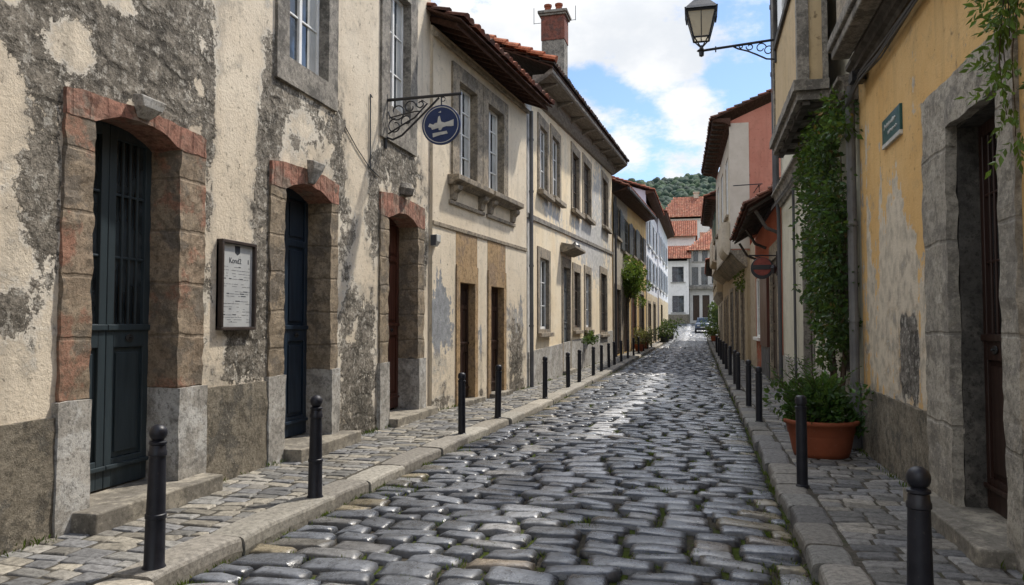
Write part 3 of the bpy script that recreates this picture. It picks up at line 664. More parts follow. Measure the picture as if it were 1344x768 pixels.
# ------------------------------------------------------------------ long pale house with chimney
H3 = Fac('house', (-4.45, 19.5), (-4.2, 40), -1, 'long pale yellow and grey house with brick chimney and deep eaves')
M['plaster_h3'] = mat_plaster('yellow_and_grey_plaster', (.74, .61, .41), (.77, .67, .50), (.24, .23, .21), (.31, .30, .27), alt=(.52, .51, .48), lime=(.60, .58, .52), na=.45, seed=12.)
sl = (9.30 - 7.95) / 18.7
top3 = lambda u: 7.93 + sl * u
rs = lambda u: .055 * u        # the courses climb gently with the street
def f3(u, z):
    R = np.full_like(u, .06) + np.where(z < .95 + .025 * u, .38, 0)
    B = blob(u, z, .5, 5.5, .4, 9, .9, 8) + blob(u, z, 6.5, 4.6, 7.2, 1.05, .40) + blob(u, z, 14.5, 6, 5.5, 4., .75) + blob(u, z, 7., .5, 12, .55, .45) + blob(u, z, 3.2, 5.2, 2., .35, .4) + blob(u, z, 10., 5.2, 2.5, .35, .4)
    G = blob(u, z, 8, .2, 12, .35, .35) + blob(u, z, 6, 4.3 , 7, .35, .15)
    return R, G, B
W3 = [(1.80, 2.82, 5.60, 7.42, 'white'), (3.60, 4.75, 5.70, 7.55, 'white'), (7.22, 8.6, 5.85, 7.85, 'brown_frame'), (9.75, 11.5, 5.98, 8.0, 'brown_frame'), (15.2, 17.0, 6.25, 8.4, 'brown_frame')]
G3 = [(1.75, 2.98, 1.52, 3.58, 'white'), (7.45, 8.7, 1.54, 3.56, 'brown_frame'), (10.05, 11.35, 1.54, 3.66, 'white'), (14.4, 16.4, 1.3, 3.95, 'brown_frame')]
S3 = (.26, .26, .12, .30)
D3 = (5.38, 6.62, .2, 3.58)
H3.wall(M['plaster_h3'], .02, 18.7, -.3, top3, [H3.hole(a, b, c, d, S3) for a, b, c, d, _ in W3 + G3] + [(D3[0] - .2, D3[1] + .2, -.4, D3[3] + .2)], f3, .14)
M['brick_red'] = mat_stone('old_red_brick', (.24, .085, .058), (.19, .078, .058), (.13, .07, .058), 10., .012)
H3.body(M['brick_red'], .03, 18.69, 7.93, 8., .42, zt1=9.28)
for a, b, c, d, fr in W3: H3.window(a, b, c, d, .07, fr, 2, 3, S3, 'sur_tan', (.32, .32, .14, .2), .035, 'glass_dim', .0, .06)
for a, b, c, d, fr in G3: H3.window(a, b, c, d, .07, fr, 2, 3, S3, 'sur_tan', (.28, .28, .12, .14), .035, 'glass_dim', .0, .06)
m = H3.mb(); H3.ring(m, D3[0] - .22, D3[1] + .22, -.2, 3.9, D3[0], D3[1], -.2, D3[3], -.17, .035, sill=False); o = m.build('door_surround', M['sur_tan'], H3.root, bev=.01)
H3.door(D3[0] - .01, D3[1] + .01, .15, D3[3], .10, 'grey_frame', 2, .42, False, False); H3.step(5.2, 6.9, .2, .13, .3)
m = H3.mb(); m.prism_u([(0.03, 4.02), (.10, 4.02), (.5, 4.16), (.5, 4.24), (.03, 4.34)], 4.95, 7.1); m.build('door_canopy', M['sur_tan'], o, bev=.01)
m = H3.mb(); m.lathe([(.03, .2), (.05, .17), (.15, .08), (.17, 0), (.05, -.02)], (6.0, .32, 4.26), 14); m.build('canopy_finial', M['iron'], o)
cs = H3.mb(); n = 18
for i in range(n):
    a, b = .03 + i * 18.66 / n, .03 + (i + 1) * 18.66 / n; za, zb = 4.50 + .034 * a, 4.50 + .034 * b
    cs.add([(a, -.02, za), (b, -.02, zb), (b, .05, zb), (a, .05, za), (a, -.02, za + .13), (b, -.02, zb + .13), (b, .05, zb + .13), (a, .05, za + .13)], [(0, 1, 2, 3), (4, 5, 6, 7), (2, 3, 7, 6), (0, 1, 5, 4)])
cs.build('string_course', M['granite'], H3.root)
H3.mb().add([(.0, -.02, -.2), (18.7, -.02, -.2), (18.7, .03, -.2), (.0, .03, -.2), (.0, -.02, .92), (18.7, -.02, 1.36), (18.7, .03, 1.36), (.0, .03, .92)], [(0, 1, 2, 3), (4, 5, 6, 7), (2, 3, 7, 6), (0, 3, 7, 4), (1, 2, 6, 5)]).build('plinth', M['base_block'], H3.root)
ez = lambda u: 8.22 + sl * u
H3.tiles(-.25, 18.9, lambda u: ez(u) + .16, .80, 4.9, .40, .23, name='roof', cols=[(.10, .075, .06), (.13, .085, .06), (.085, .07, .06), (.17, .09, .06), (.12, .10, .085)])
sf = H3.mb(); us = [-.1, 18.8]
for z0, out0, z1, out1 in ((-.02, .0, -.06, .22), (-.06, .22, .14, .26), (.14, .26, .10, .76), (.10, .76, .22, .78)):
    pass
P = [(-.02, -.42), (.10, -.40), (.20, -.26), (.24, -.10), (.24, .02), (.74, .02), (.78, .06), (.78, .20)]
V = [(u, o_, ez(u) + z) for u in us for o_, z in P]; n = len(P)
sf.add(V, [(i, i + 1, n + i + 1, n + i) for i in range(n - 1)] + [tuple(range(n)), tuple(range(n, 2 * n))]); sf.build('soffit', M['soffit_grey'], H3.root)
for i in range(8):
    u = .9 + i * 2.4; z = ez(u)
    H3.mb().prism_u([(.20, z - .20), (.32, z - .12), (.68, z - .03), (.70, z + .012), (.20, z + .012)], u, u + .16).build('bracket', M['soffit_grey'], H3.root, bev=.01)
vg = []; vc = []; vf = []
for j in range(15):                                     # bright tiles along the gable edge
    t0, t1 = j * .36, j * .36 + .44; b = len(vg); col = RND.choice([(.42, .13, .06), (.36, .11, .06), (.46, .17, .09)])
    for t, r, h in ((t0, .15, .14), (t1, .12, .09)):
        for a in range(7):
            th = math.pi * a / 6; vg.append((-.27 + r * math.cos(th), -(.84 - t * math.cos(.4) + (h + r * math.sin(th)) * math.sin(.4)), ez(-.3) + .16 + t * math.sin(.4) + (h + r * math.sin(th)) * math.cos(.4))); vc.append(col)
    vf += [(b + a, b + a + 1, b + 8 + a, b + 7 + a) for a in range(6)] + [tuple(b + a for a in range(7))]
np_obj('verge_tiles', vg, vf, M['tile'], H3.root, vc)
dp = H3.mb(); dp.tube([(.35, .10, 7.4), (.35, .10, 3.9), (.35, .11, .0)], .055, 10)
for z in (6.6, 5.2, 3.2, 1.6): dp.tube([(.35, .10, z), (.35, .10, z + .05)], .07, 10)
dp.build('downpipe', M['pipe'], H3.root)
ch = H3.mb(); ch.box(7.9, 8.65, -1.25, -.40, 8.6, 12.2); cho = ch.build('chimney', M['granite'], H3.root, bev=.01)
H3.mb().box(7.88, 8.67, -1.27, -.38, 12.205, 13.12).build('brick_stack', M['brick_red'], cho, bev=.01)
m = H3.mb(); m.box(7.82, 8.73, -1.33, -.32, 13.125, 13.20); m.box(7.77, 8.78, -1.38, -.27, 13.205, 13.31); m.build('chimney_cap', M['granite'], cho, bev=.015)
for y in (-1.08, -.66): H3.mb().lathe([(.11, 0), (.13, .03), (.12, .26), (.15, .29), (.15, .36), (.10, .36)], (8.25, y, 13.315), 14).build('chimney_pot', M['terracotta'], cho, smooth=False)
for y, zz in ((-1.62, .12), (-.03, .05)):
    m = H3.mb(); m.tube([(8.25, y, 13.0), (8.25, y, 13.5 + zz)], .012, 6); m.tube([(8.25, y, 13.02), (8.25, -.82 + (.44 if y > -.8 else -.44), 13.02)], .010, 6); m.build('aerial', M['iron'], cho)

# ------------------------------------------------------------------ yellow house further down
H4 = Fac('house', (-4.22, 38.7), (-3.95, 59), -1, 'yellow house with dark tiled eaves and grey shutters above open doorways')
M['plaster_h4'] = mat_plaster('yellow_plaster', (.56, .38, .15), (.60, .44, .22), (.28, .25, .2), (.3, .28, .24), alt=(.44, .40, .33), na=.4, seed=20.)
s4 = (9.45 - 8.3) / 20.; top4 = lambda u: 8.35 + s4 * u
def f4(u, z): return np.full_like(u, .02), blob(u, z, 10, .2, 12, .5, .3), blob(u, z, 3., 6, 4.5, 6, .9, 8)
W4 = [(.9, 2.7, 6.25, 7.9), (4.7, 7.6, 5.8, 7.75), (9.7, 11.9, 6.0, 7.9), (14.4, 17.6, 6.1, 8.0)]
D4 = [(.7, 3.0, .1, 3.5), (4.5, 7.2, .1, 3.5), (9., 12., .1, 3.6), (14.5, 18.0, .1, 3.75)]
H4.wall(M['plaster_h4'], .0, 20.2, -.3, top4, [H4.hole(*w) for w in W4 + D4], f4, .3)
H4.body(M['plaster_h4'], .01, 20.19, 8.35, 7., .4, zt1=9.45)
for w in W4: H4.window(*w, .05, 'grey_frame', 2, 3, None, 'sur_tan', (.2, .2, .15, .16), glass='glass_dim', rough=0, shutter='grey_frame')
for k, w in enumerate(D4):
    H4.door(*w, .08, ['door_wood', 'door_brown', 'door_red', 'door_brown'][k], 2, .42, False, False)
    m = H4.mb(); H4.ring(m, w[0] - .3, w[1] + .3, -.2, w[3] + .25, w[0], w[1], -.2, w[3], -.15, .04, sill=False); m.build('door_surround', M['sur_tan'], H4.root)
H4.tiles(-.2, 20.4, lambda u: 8.6 + s4 * u, .75, 4.3, .42, .26, name='roof', cols=[(.30, .11, .06), (.36, .13, .07), (.2, .085, .055), (.25, .1, .06)])
m = H4.mb(); m.add([(u, o_, 8.6 + s4 * u + z) for u in (-.15, 20.3) for o_, z in ((-.02, -.3), (.35, -.16), (.72, -.12), (.74, .03))], [(0, 1, 5, 4), (1, 2, 6, 5), (2, 3, 7, 6), (0, 1, 2, 3), (4, 5, 6, 7)]); m.build('soffit', M['soffit_dark'], H4.root)
m = H4.mb(); m.tube([(-.1, .82, 8.55), (20.4, .82, 8.55 + s4 * 20.4)], .07, 8); m.build('gutter', M['pipe_dark'], H4.root)
m = H4.mb(); m.tube([(.25, .10, 8.2), (.25, .10, 0)], .06, 8); m.build('downpipe', M['pipe_dark'], H4.root)

H5 = Fac('house', (-3.90, 59), (-3.80, 73), -1, 'tall white and pale blue house with long shuttered windows beyond the yellow house')
M['plaster_h5'] = mat_plaster('white_plaster', (.74, .75, .77), (.69, .71, .74), (.4, .4, .4), (.45, .45, .45), alt=(.60, .50, .34), na=.3, seed=30., stain=.25)
def f5(u, z): return np.full_like(u, 0.), np.zeros_like(u), np.where(z < 4.3, .8, -.3)
W5 = [(1.5, 3.6, 7.9, 10.2), (6.0, 8.2, 7.9, 10.2), (10.4, 12.6, 7.9, 10.2), (1.5, 3.6, 5.0, 7.0), (6., 8.2, 5., 7.), (10.4, 12.6, 5., 7.)]
D5 = [(1.4, 4.4, .2, 3.3), (7.5, 10.5, .2, 3.4)]
H5.wall(M['plaster_h5'], 0, 14, -.3, 11.9, [H5.hole(*w) for w in W5 + D5], f5, .3)
M['lilac'] = mat_paint('pale_lilac_render', (.56, .55, .62), (.50, .50, .58), .9, 1.)
H5.body(M['lilac'], .01, 13.99, 11.9, 9., .34)
M['shutter_blue'] = mat_paint('pale_blue_shutter', (.52, .57, .63), (.45, .50, .56), .6, 2.)
for w in W5: H5.window(*w, .05, 'white', 2, 2, None, 'white', (.2, .2, .15, .16), glass='glass_dim', rough=0, shutter='shutter_blue')
for w in D5: H5.door(*w, .06, 'door_wood', 2, .42, False, False); m = H5.mb(); H5.ring(m, w[0] - .25, w[1] + .25, -.2, w[3] + .2, w[0], w[1], -.2, w[3], -.13, .03, sill=False); m.build('door_surround', M['sur_tan'], H5.root)
H5.tiles(-.35, 14.2, 11.85, .62, 5.2, .34, .3, name='roof', cols=[(.40, .12, .06), (.36, .11, .06), (.30, .1, .06)])
m = H5.mb(); m.prism_u([(-.02, 11.6), (.3, 11.7), (.6, 11.75), (.6, 11.88), (-.02, 11.9)], -.2, 14.1); m.build('soffit', M['soffit_dark'], H5.root)
m = H5.mb(); m.box(8.5, 9.6, -1.6, -.7, 11.9, 14.0); m.build('chimney', M['ochre_panel'], H5.root)

H6 = Fac('house', (-3.72, 73.2), (-3.62, 93), -1, 'bluish white house with dark overhanging eave, last on the side of the ball-topped bollards')
W6 = [(2., 4.3, 8.2, 10.4), (8., 10.3, 8.2, 10.4), (14, 16.3, 8.2, 10.4), (2., 4.3, 5., 7.2), (8., 10.3, 5., 7.2), (14, 16.3, 5., 7.2)]
H6.wall(M['plaster_h5'], 0, 19.8, -.3, 12.2, [H6.hole(*w) for w in W6] + [(4, 7, -.4, 3.6)], f5, .4)
H6.body(M['lilac'], .01, 19.79, 12.2, 8., .34)
for w in W6: H6.window(*w, .05, 'white', 2, 2, None, 'white', (.2, .2, .15, .16), glass='glass_dim', rough=0, shutter='shutter_blue')
H6.door(4, 7, .3, 3.6, .3, 'door_brown', 2, .42, False, False)
H6.tiles(-.2, 20, 12.25, .8, 4.9, .36, .3, name='roof', cols=[(.34, .11, .06), (.25, .09, .055), (.18, .08, .05)])
m = H6.mb(); m.prism_u([(-.02, 11.8), (.3, 12.0), (.78, 12.1), (.78, 12.26), (-.02, 12.3)], -.15, 19.9); m.build('soffit', M['soffit_dark'], H6.root)

# ------------------------------------------------------------------ ochre house on the right
R1 = Fac('house', (2.12, 0), (2.12, 11), 1, 'ochre house with crumbling paint and a heavy stone doorway beside the green street plaque')
M['plaster_r1'] = mat_plaster('ochre_plaster', (.62, .385, .15), (.68, .46, .21), (.17, .155, .135), (.25, .23, .20), alt=(.62, .55, .44), lime=(.60, .57, .51), na=.5, seed=41., stain=.4)
def fr1(u, z):
    R = np.full_like(u, .12) + blob(u, z, 9.3, 1.4, 1.8, 1.0, .16) + blob(u, z, 5.2, 2.0, .6, 1.4, .25) + blob(u, z, 8.72, 1.35, .36, .42, .95, 8) + np.where(z < .95, .25, 0) + blob(u, z, 10.9, 2.5, .12, 2., .3)
    B = blob(u, z, 9.3, 1.3, 1.7, 1.0, .85) + blob(u, z, 9.5, 2.6, 1.1, .8, .45) + blob(u, z, 10.6, 3.2, .3, 1.4, .4) + blob(u, z, 8.6, 4.3, .6, .5, .45) + blob(u, z, 9.2, 2.9, .5, 1.0, .35) + blob(u, z, 10.2, 4.1, .5, .5, .35) + blob(u, z, 8.5, 2.3, .4, .5, .3) + blob(u, z, 5.2, 1.9, .5, .8, .5) + blob(u, z, 8.3, 3.75, .25, .3, .3) + blob(u, z, 9.9, 3.2, .12, .9, .22)
    G = blob(u, z, 7, .2, 9, .45, .30) + blob(u, z, 7, 4.7, 6, .3, .25)
    return R, G, B
H_ = (6.08, 7.25, .14, 3.38)
R1.wall(M['plaster_r1'], -3, 11, -.3, 6.9, [(H_[0] - .3, H_[1] + .66, -.4, 3.74)], fr1, .09)
R1.body(M['plaster_r1'], -2.99, 10.99, 6.9, 7., .2)
m = R1.mb(); R1.ring(m, H_[0] - .30, H_[1] + .70, -.2, 3.78, H_[0], H_[1], -.2, 3.38, -.05, .04, .08, sill=False)
rs_ = m.build('door_surround', M['granite_pale'], R1.root, rough=.018, freq=5.)
m = R1.mb(); R1.ring(m, H_[0] - .2, H_[1] + .3, -.2, 3.6, H_[0] + .006, H_[1] - .006, -.2, 3.37, -.32, -.055, .1, sill=False); m.build('reveal', M['shaded_stone'], rs_, rough=.010)
R1.door(H_[0] - .02, H_[1] + .02, .14, 3.38, .22, 'door_brown', 2, .40, True)
R1.step(5.95, 8.0, .26, .13, .28)
m = R1.mb(); m.box(7.93, 10.98, -.02, .035, -.2, .84, .1); m.box(-3, 5.77, -.02, .035, -.2, .84, .1); m.build('plinth', M['plinth'], R1.root, rough=.015, freq=4.)
m = R1.mb(); m.prism_u([(-.02, 4.93), (.05, 4.93), (.07, 4.98), (.12, 5.0), (.12, 5.06), (.17, 5.09), (.17, 5.15), (-.02, 5.15)], -3, 10.95); m.build('cornice', M['timber_dark'], R1.root)
ob = R1.mb(); ob.box(4.2, 10.55, -.02, .34, 5.42, 6.85); oo = ob.build('oriel', M['sur_tan'], R1.root, bev=.01)
m = R1.mb(); m.box(4.1, 10.62, .172, .40, 5.14, 5.26); m.box(4.05, 10.70, .0, .44, 5.263, 5.415); m.build('oriel_base', M['granite'], oo, bev=.02)
dp = R1.mb(); dp.tube([(11.06, .10, 4.9), (11.06, .10, .9), (11.06, .10, .02)], .062, 12)
for z in (4.2, 3.0, 1.7, .8): dp.tube([(11.06, .10, z), (11.06, .10, z + .06)], .075, 12)
dp.tube([(11.06, .10, .02), (11.06, .10, .82)], .085, 12)
dp.build('downpipe', M['pipe'], R1.root)
R1.tiles(-3, 11.1, 6.87, .42, 3.9, .2, .24)

# street plaque
t = R1.thing('street_plaque', 9.18, .0, 3.885, 'small green street plaque with white script screwed to the ochre wall', 'street sign')
m = R1.mb(); m.box(-.40, .40, -.01, .03, -.135, .145); p = m.build('plate', mat_paint('plaque_green', (.010, .055, .052), (.015, .075, .07), .35, 6., (.08, .12, .11)), t, bev=.006)
M['enamel_white'] = mat_paint('white_enamel', (.55, .55, .52), (.40, .40, .37), .4, 8.)
R1.mb().box(-.40, .40, -.008, .034, -.185, -.137).build('lower_strip', M['enamel_white'], t, bev=.004)
def squiggle(mb, u0, u1, z, h, seed, o, r=.006):
    rr = random.Random(seed); pts = []; n = int(abs(u1 - u0) / .025)
    for i in range(n + 1):
        pts.append((u0 + (u1 - u0) * i / n, o, z + (h if i % 2 else -h) * rr.uniform(.2, 1)))
    mb.tube(pts, r, 5)
m = R1.mb(); squiggle(m, .28, -.24, .045, .03, 2, .032); squiggle(m, .12, -.28, -.05, .022, 5, .032, .005); m.build('lettering', M['enamel_white'], p)

# ------------------------------------------------------------------ oriel house with the vine
R2 = Fac('house', (2.12, 11.0), (2.12, 21), 1, 'cream house with boxed oriel on a stone slab above the climbing vine', 'house')
M['plaster_r2'] = mat_plaster('greenish_cream_plaster', (.50, .48, .38), (.58, .55, .46), (.19, .18, .16), (.26, .25, .22), na=.45, seed=52., stain=.45)
M['oriel_cream'] = mat_plaster('oriel_cream', (.50, .38, .22), (.54, .42, .26), (.25, .22, .18), (.3, .27, .22), na=.3, seed=60., stain=.3)
def fr2(u, z): return np.full_like(u, .06) + np.where(z < .9, .5, 0) + blob(u, z, 8, 3, 2.5, 2.5, -.1), blob(u, z, 3, .3, 6, .5, .3) + blob(u, z, 2.5, 3, 2.5, 2, .1), np.full_like(u, -.5)
DR2 = (4.5, 5.7, .1, 3.5)
R2.wall(M['plaster_r2'], .02, 10, -.3, 7.6, [(DR2[0] - .1, DR2[1] + .1, -.4, 3.6), R2.hole(.75, 1.35, 1.0, 3.4)], fr2, .12)
R2.body(M['plaster_r2'], .03, 9.99, 7.6, 7., .2)
m = R2.mb(); R2.ring(m, DR2[0] - .13, DR2[1] + .13, -.2, 3.63, DR2[0], DR2[1], -.2, 3.5, -.3, .03, .15, sill=False); m.build('door_surround', M['granite'], R2.root, rough=.008)
R2.door(DR2[0], DR2[1], .1, 3.5, .10, 'door_brown', 2, .42, False, False)
R2.window(.75, 1.35, 1.0, 3.4, .14, 'brown_frame', 1, 3, None, 'granite', None, glass='glass_dim', rough=0)
m = R2.mb(); m.prism_u([(-.02, 4.72), (.06, 4.72), (.08, 4.80), (.16, 4.84), (.20, 4.98), (.26, 5.0), (.26, 5.05), (-.02, 5.10)], .02, 9.95); m.build('cornice', M['granite'], R2.root)
m = R2.mb(); m.box(.02, 4.4, -.02, .03, -.2, .86, .2); m.box(5.85, 9.98, -.02, .03, -.2, .86, .2); m.build('plinth', M['base_block'], R2.root, rough=.008)
dp = R2.mb(); dp.tube([(6.9, .06, 4.7), (6.9, .06, .3)], .03, 8); dp.build('conduit', M['pipe_dark'], R2.root)
U0, U1, OO = .75, 4.45, .654
m = R2.mb(); m.box(U0, U1, .262, OO, 5.235, 8.3); orl = m.build('oriel', M['oriel_cream'], R2.root)
m = R2.mb(); m.box(U0 - .10, U1 + .1, .264, OO + .10, 5.085, 5.232, .12); m.box(U0 - .04, U1 + .04, .264, OO + .04, 4.95, 5.082, .12); m.build('oriel_slab', M['granite'], orl, rough=.008, freq=5.)
for q in ((U0 - .035, U0 + .13, OO - .13, OO + .035), (U1 - .13, U1 + .035, OO - .13, OO + .035), (U0 - .03, U0 + .1, .264, .34)): R2.mb().box(*q, 5.235, 8.3, .15).build('corner_post', M['granite'], orl, rough=.005)
m = R2.mb()
for i in range(5): a = U0 + .1 + i * .78; m.box(a, a + .14, .28, OO - .02, 4.88, 4.948)
m.box(U0 + .0, U1, OO - .14, OO - .04, 4.885, 4.946); m.build('joists', M['timber_dark'], orl)
m = R2.mb(); R2.ring(m, U0 + .35, U1 - .35, 6.85, 8.2, U0 + .47, U1 - .47, 6.97, 8.1, OO + .001, OO + .05); w = m.build('window', M['timber_dark'], orl)
m = R2.mb(); m.box(U0 + .47, U1 - .47, OO + .001, OO + .012, 6.97, 8.1); m.build('pane', M['glass'], w)
m = R2.mb(); m.box((U0 + U1) / 2 - .04, (U0 + U1) / 2 + .04, OO + .013, OO + .045, 6.97, 8.1); m.build('mullion', M['white'], w)
R2.tiles(0, 10.0, 7.64, .16, 3.6, .2, .24)
R2.tiles(U0 - .06, U1 + .06, 8.31, OO + .1, 1.2, .08, .24, name='oriel_roof')

def cable(name, pts, r, label, parts=4, mat='pipe_dark'):
    rr = random.Random(len(label)); m = MB()
    for k in range(parts):
        m.tube([(x + rr.uniform(-.02, .02), y, z + rr.uniform(-.05, .04) - .02 * k) for x, y, z in pts], r, 6)
    return tag(m.build(name, M[mat]), label, 'cable')
cable('cable_bundle', [(2.06, 7.2, 4.86), (2.04, 9.4, 4.84), (2.0, 10.3, 4.82), (1.97, 11.2, 4.66), (1.94, 12.2, 4.70), (1.9, 14., 4.66), (1.86, 17., 4.62), (1.86, 20.8, 4.72)], .013, 'sagging bundle of dark cables under the cornice along the oriel house')
m = MB()
for k in range(9):
    a = RND.uniform(0, 6); m.tube([(2.0 + .06 * math.cos(a + t * 1.3), 10.5 + .2 * math.sin(a + t), 4.86 + .05 * math.sin(a * 2 + t * 1.7)) for t in np.linspace(0, 4.5, 10)], .010, 5)
m.box(1.93, 2.10, 10.4, 10.62, 4.80, 4.92)
tag(m.build('junction_box', M['iron']), 'black junction box tangled in cables at the corner of the ochre house', 'junction box')

# ------------------------------------------------------------------ low red shop with tiled canopy
R3 = Fac('shop', (2.12, 21), (2.12, 34), 1, 'low brick-red shop under a ragged tiled canopy roof')
M['plaster_r3'] = mat_plaster('brick_red_plaster', (.32, .085, .045), (.37, .11, .06), (.2, .16, .13), (.26, .22, .18), alt=(.44, .36, .26), na=.4, seed=71.)
def fr3(u, z): return np.full_like(u, .05), blob(u, z, 6, .3, 9, .5, .4), blob(u, z, 2.2, 4.1, 1.6, .5, .4) + np.where(u > 9.7, .9, -.4) + blob(u, z, 7.5, .55, 4, .6, .9, 8)
D3_ = (1.3, 3.3, .1, 3.55); W3_ = (7.2, 9.4, 1.2, 3.35)
R3.wall(M['plaster_r3'], .02, 13, -.3, 5.4, [(D3_[0] - .1, D3_[1] + .1, -.4, 3.65), R3.hole(*W3_)], fr3, .2)
R3.body(M['plaster_r3'], .03, 12.99, 5.4, 6., .3)
m = R3.mb(); R3.ring(m, D3_[0] - .25, D3_[1] + .25, -.2, 4.0, D3_[0], D3_[1], -.2, 3.55, -.12, .03, .2, sill=False); m.build('door_surround', M['sur_tan'], R3.root, rough=.006)
R3.door(D3_[0], D3_[1], .1, 3.55, .05, 'door_brown', 2, .42, False, False)
R3.window(*W3_, .03, 'white', 2, 2, None, 'white', (.2, .2, .12, .14), glass='glass_dim', rough=0)
m = R3.mb(); m.box(3.7, 6.6, -.01, .06, -.2, .95); m.build('plinth', M['pipe_dark'], R3.root)
m = R3.mb(); m.box(3.75, 6.5, .002, .10, .955, 3.5); m.build('shop_shutter', M['door_red'], R3.root)
R3.tiles(.1, 9.5, 4.82, .85, 1.3, .52, .22, name='canopy_roof', cols=[(.20, .075, .045), (.14, .06, .04), (.10, .065, .05), (.26, .09, .05)])
for i in range(12):
    x = .3 + i * .8; R3.mb().prism_u([(.0, 5.16), (.80, 4.70), (.80, 4.78), (.0, 5.26)], x, x + .07).build('rafter', M['timber_dark'], R3.root)
for x in (.4, 4.6, 9.0):
    m = R3.mb(); m.tube([(x, .02, 4.1), (x, .35, 4.25), (x, .62, 4.72)], .05, 6); m.build('bracket', M['timber_dark'], R3.root)
R3.tiles(.0, 13, 5.4, .05, 3.2, .3, .26)

# round hanging shop sign
t = empty('hanging_sign', (2.1, 22, 3.55), 0, 'round dark shop sign with red roundel hanging before the red shop', 'sign')
m = MB(); m.tube([(0, 0, 0), (-.75, 0, .02)], .02, 6); m.tube([(0, 0, -.5), (-.2, 0, -.12), (-.6, 0, 0)], .014, 6); m.tube([(-.02, 0, -.55), (-.02, 0, .12)], .02, 6); br = m.build('bracket', M['iron'], t)
def disc(mb, c, r, y0, y1, n=28, sx=1.):
    vs = [(c[0] + sx * r * math.cos(2 * math.pi * k / n), y, c[2] + r * math.sin(2 * math.pi * k / n)) for y in (y0, y1) for k in range(n)]
    mb.add(vs, [tuple(range(n)), tuple(range(n, 2 * n))] + [(k, (k + 1) % n, n + (k + 1) % n, n + k) for k in range(n)])
m = MB(); disc(m, (-.41, 0, -.34), .30, -.05, .05); d = m.build('disc', M['iron'], t, bev=.008)
m = MB(); disc(m, (-.41, 0, -.30), .245, -.06, .06); m.build('roundel', mat_paint('sign_red', (.22, .045, .03), (.13, .03, .025), .5, 9.), d)
m = MB(); m.box(-.66, -.16, -.07, .07, -.38, -.25); m.build('band', M['iron'], d, bev=.004)
t = R3.thing('wall_lantern', .7, .0, 3.2, 'tiny black lantern on the door jamb of the red shop', 'lamp')
m = R3.mb(); m.box(-.04, .04, 0, .03, -.1, .1); m.tube([(0, .02, 0), (0, .14, .05)], .015, 6); m.build('bracket', M['iron'], t)
m = R3.mb(); m.lathe([(.05, -.14), (.085, 0), (.10, .01), (.03, .10)], (0, .15 * 1, -.02), 8); m.build('lantern', M['iron'], t)

# ------------------------------------------------------------------ pink house with jettied storey, and its neighbours
def jetty(name, p0, p1, label, zb, ztop, eav, mu, mg, wins, doors, inset=.64, zs=None, tc=None, wcol='white', base='sur_tan', pil=None, gable=None):
    f = Fac(name, p0, p1, 1, label); L = f.len
    f.wall(mu, 0, L, zb, ztop, [f.hole(*w) for w in wins], None, .4, name='upper_wall')
    for a, b in ((0, .22), (L - .22, L)):
        f.mb().prism_u([(-.012, zb - .02), (-7, zb - .02), (-7, ztop), (-3.5, ztop + 1.5), (-.012, ztop)], a, b).build('side_wall', gable or mu, f.root)
    f.wall(mg, .02, L - .02, -.3, zb - .3, [(d[0] - .05, d[1] + .05, -.4, d[3] + .05) for d in doors], None, .3, out=-inset, name='street_wall')
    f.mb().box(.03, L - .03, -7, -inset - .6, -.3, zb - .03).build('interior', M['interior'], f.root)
    for a, b in ((.02, .2), (L - .2, L - .02)): f.mb().box(a, b, -7, -inset - .012, -.3, zb - .03).build('side_wall', mg, f.root)
    P = [(-inset - .02, zb - .75), (-inset * .75, zb - .62), (-inset * .3, zb - .35), (-.02, zb - .12), (.03, zb - .10), (.03, zb), (-inset - .02, zb)]
    f.mb().prism_u(P, -.02, L + .02).build('jetty_base', M[base], f.root)
    for w in wins: f.window(*w, .03, wcol, 2, 3, None, base, (.15, .15, .12, .12), glass='glass_dim', rough=0, shutter=zs)
    for k, d in enumerate(doors):
        m = f.mb(); i0 = -inset; f.ring(m, d[0] - .2, d[1] + .2, -.2, d[3] + .2, d[0], d[1], -.2, d[3], i0 - .3, i0 + .03, sill=False); m.build('door_surround', M['sur_tan'], f.root)
        m = f.mb(); m.box(d[0], d[1], i0 - .11, i0 - .05, d[2], d[3]); m.box((d[0] + d[1]) / 2 - .03, (d[0] + d[1]) / 2 + .03, i0 - .05, i0 - .03, d[2], d[3]); m.build('door', M[['door_brown', 'door_wood', 'door_blue'][k % 3]], f.root)
    if pil: f.mb().box(-.03, -.001, -.78, .03, zb + .05, ztop - .1).build('corner_pilaster', M[pil], f.root)
    f.tiles(-.3, L + .3, ztop + .05 + eav, .75, 4.2, .40, .28, name='roof', cols=tc or [(.10, .07, .055), (.15, .075, .05), (.22, .085, .05)])
    m = f.mb(); m.prism_u([(-.02, ztop - .25), (.2, ztop - .1), (.72, ztop - .02 + eav), (.72, ztop + .1 + eav), (-.02, ztop + .1)], -.2, L + .2); m.build('soffit', M['soffit_dark'], f.root)
    for i in range(int(L / .9)): f.mb().prism_u([(.1, ztop - .12), (.70, ztop - .12 + eav), (.70, ztop - .03 + eav), (.1, ztop - .03)], .1 + i * .9, .2 + i * .9).build('rafter', M['timber_dark'], f.root)
    return f
M['pil_cream'] = mat_paint('pale_cream_render', (.52, .47, .40), (.46, .41, .34), .9, 2., (.36, .31, .26), spec=.15)
M['pink'] = mat_plaster('pink_render', (.42, .17, .12), (.47, .21, .15), (.3, .2, .17), (.33, .25, .2), na=.12, seed=81., stain=.3)
M['cream'] = mat_plaster('cream_render', (.50, .43, .33), (.55, .49, .40), (.3, .27, .22), (.3, .27, .24), na=.3, seed=85., stain=.4)
M['tan_low'] = mat_plaster('tan_render', (.40, .31, .19), (.44, .35, .24), (.26, .22, .18), (.3, .26, .22), na=.5, seed=88., stain=.5)
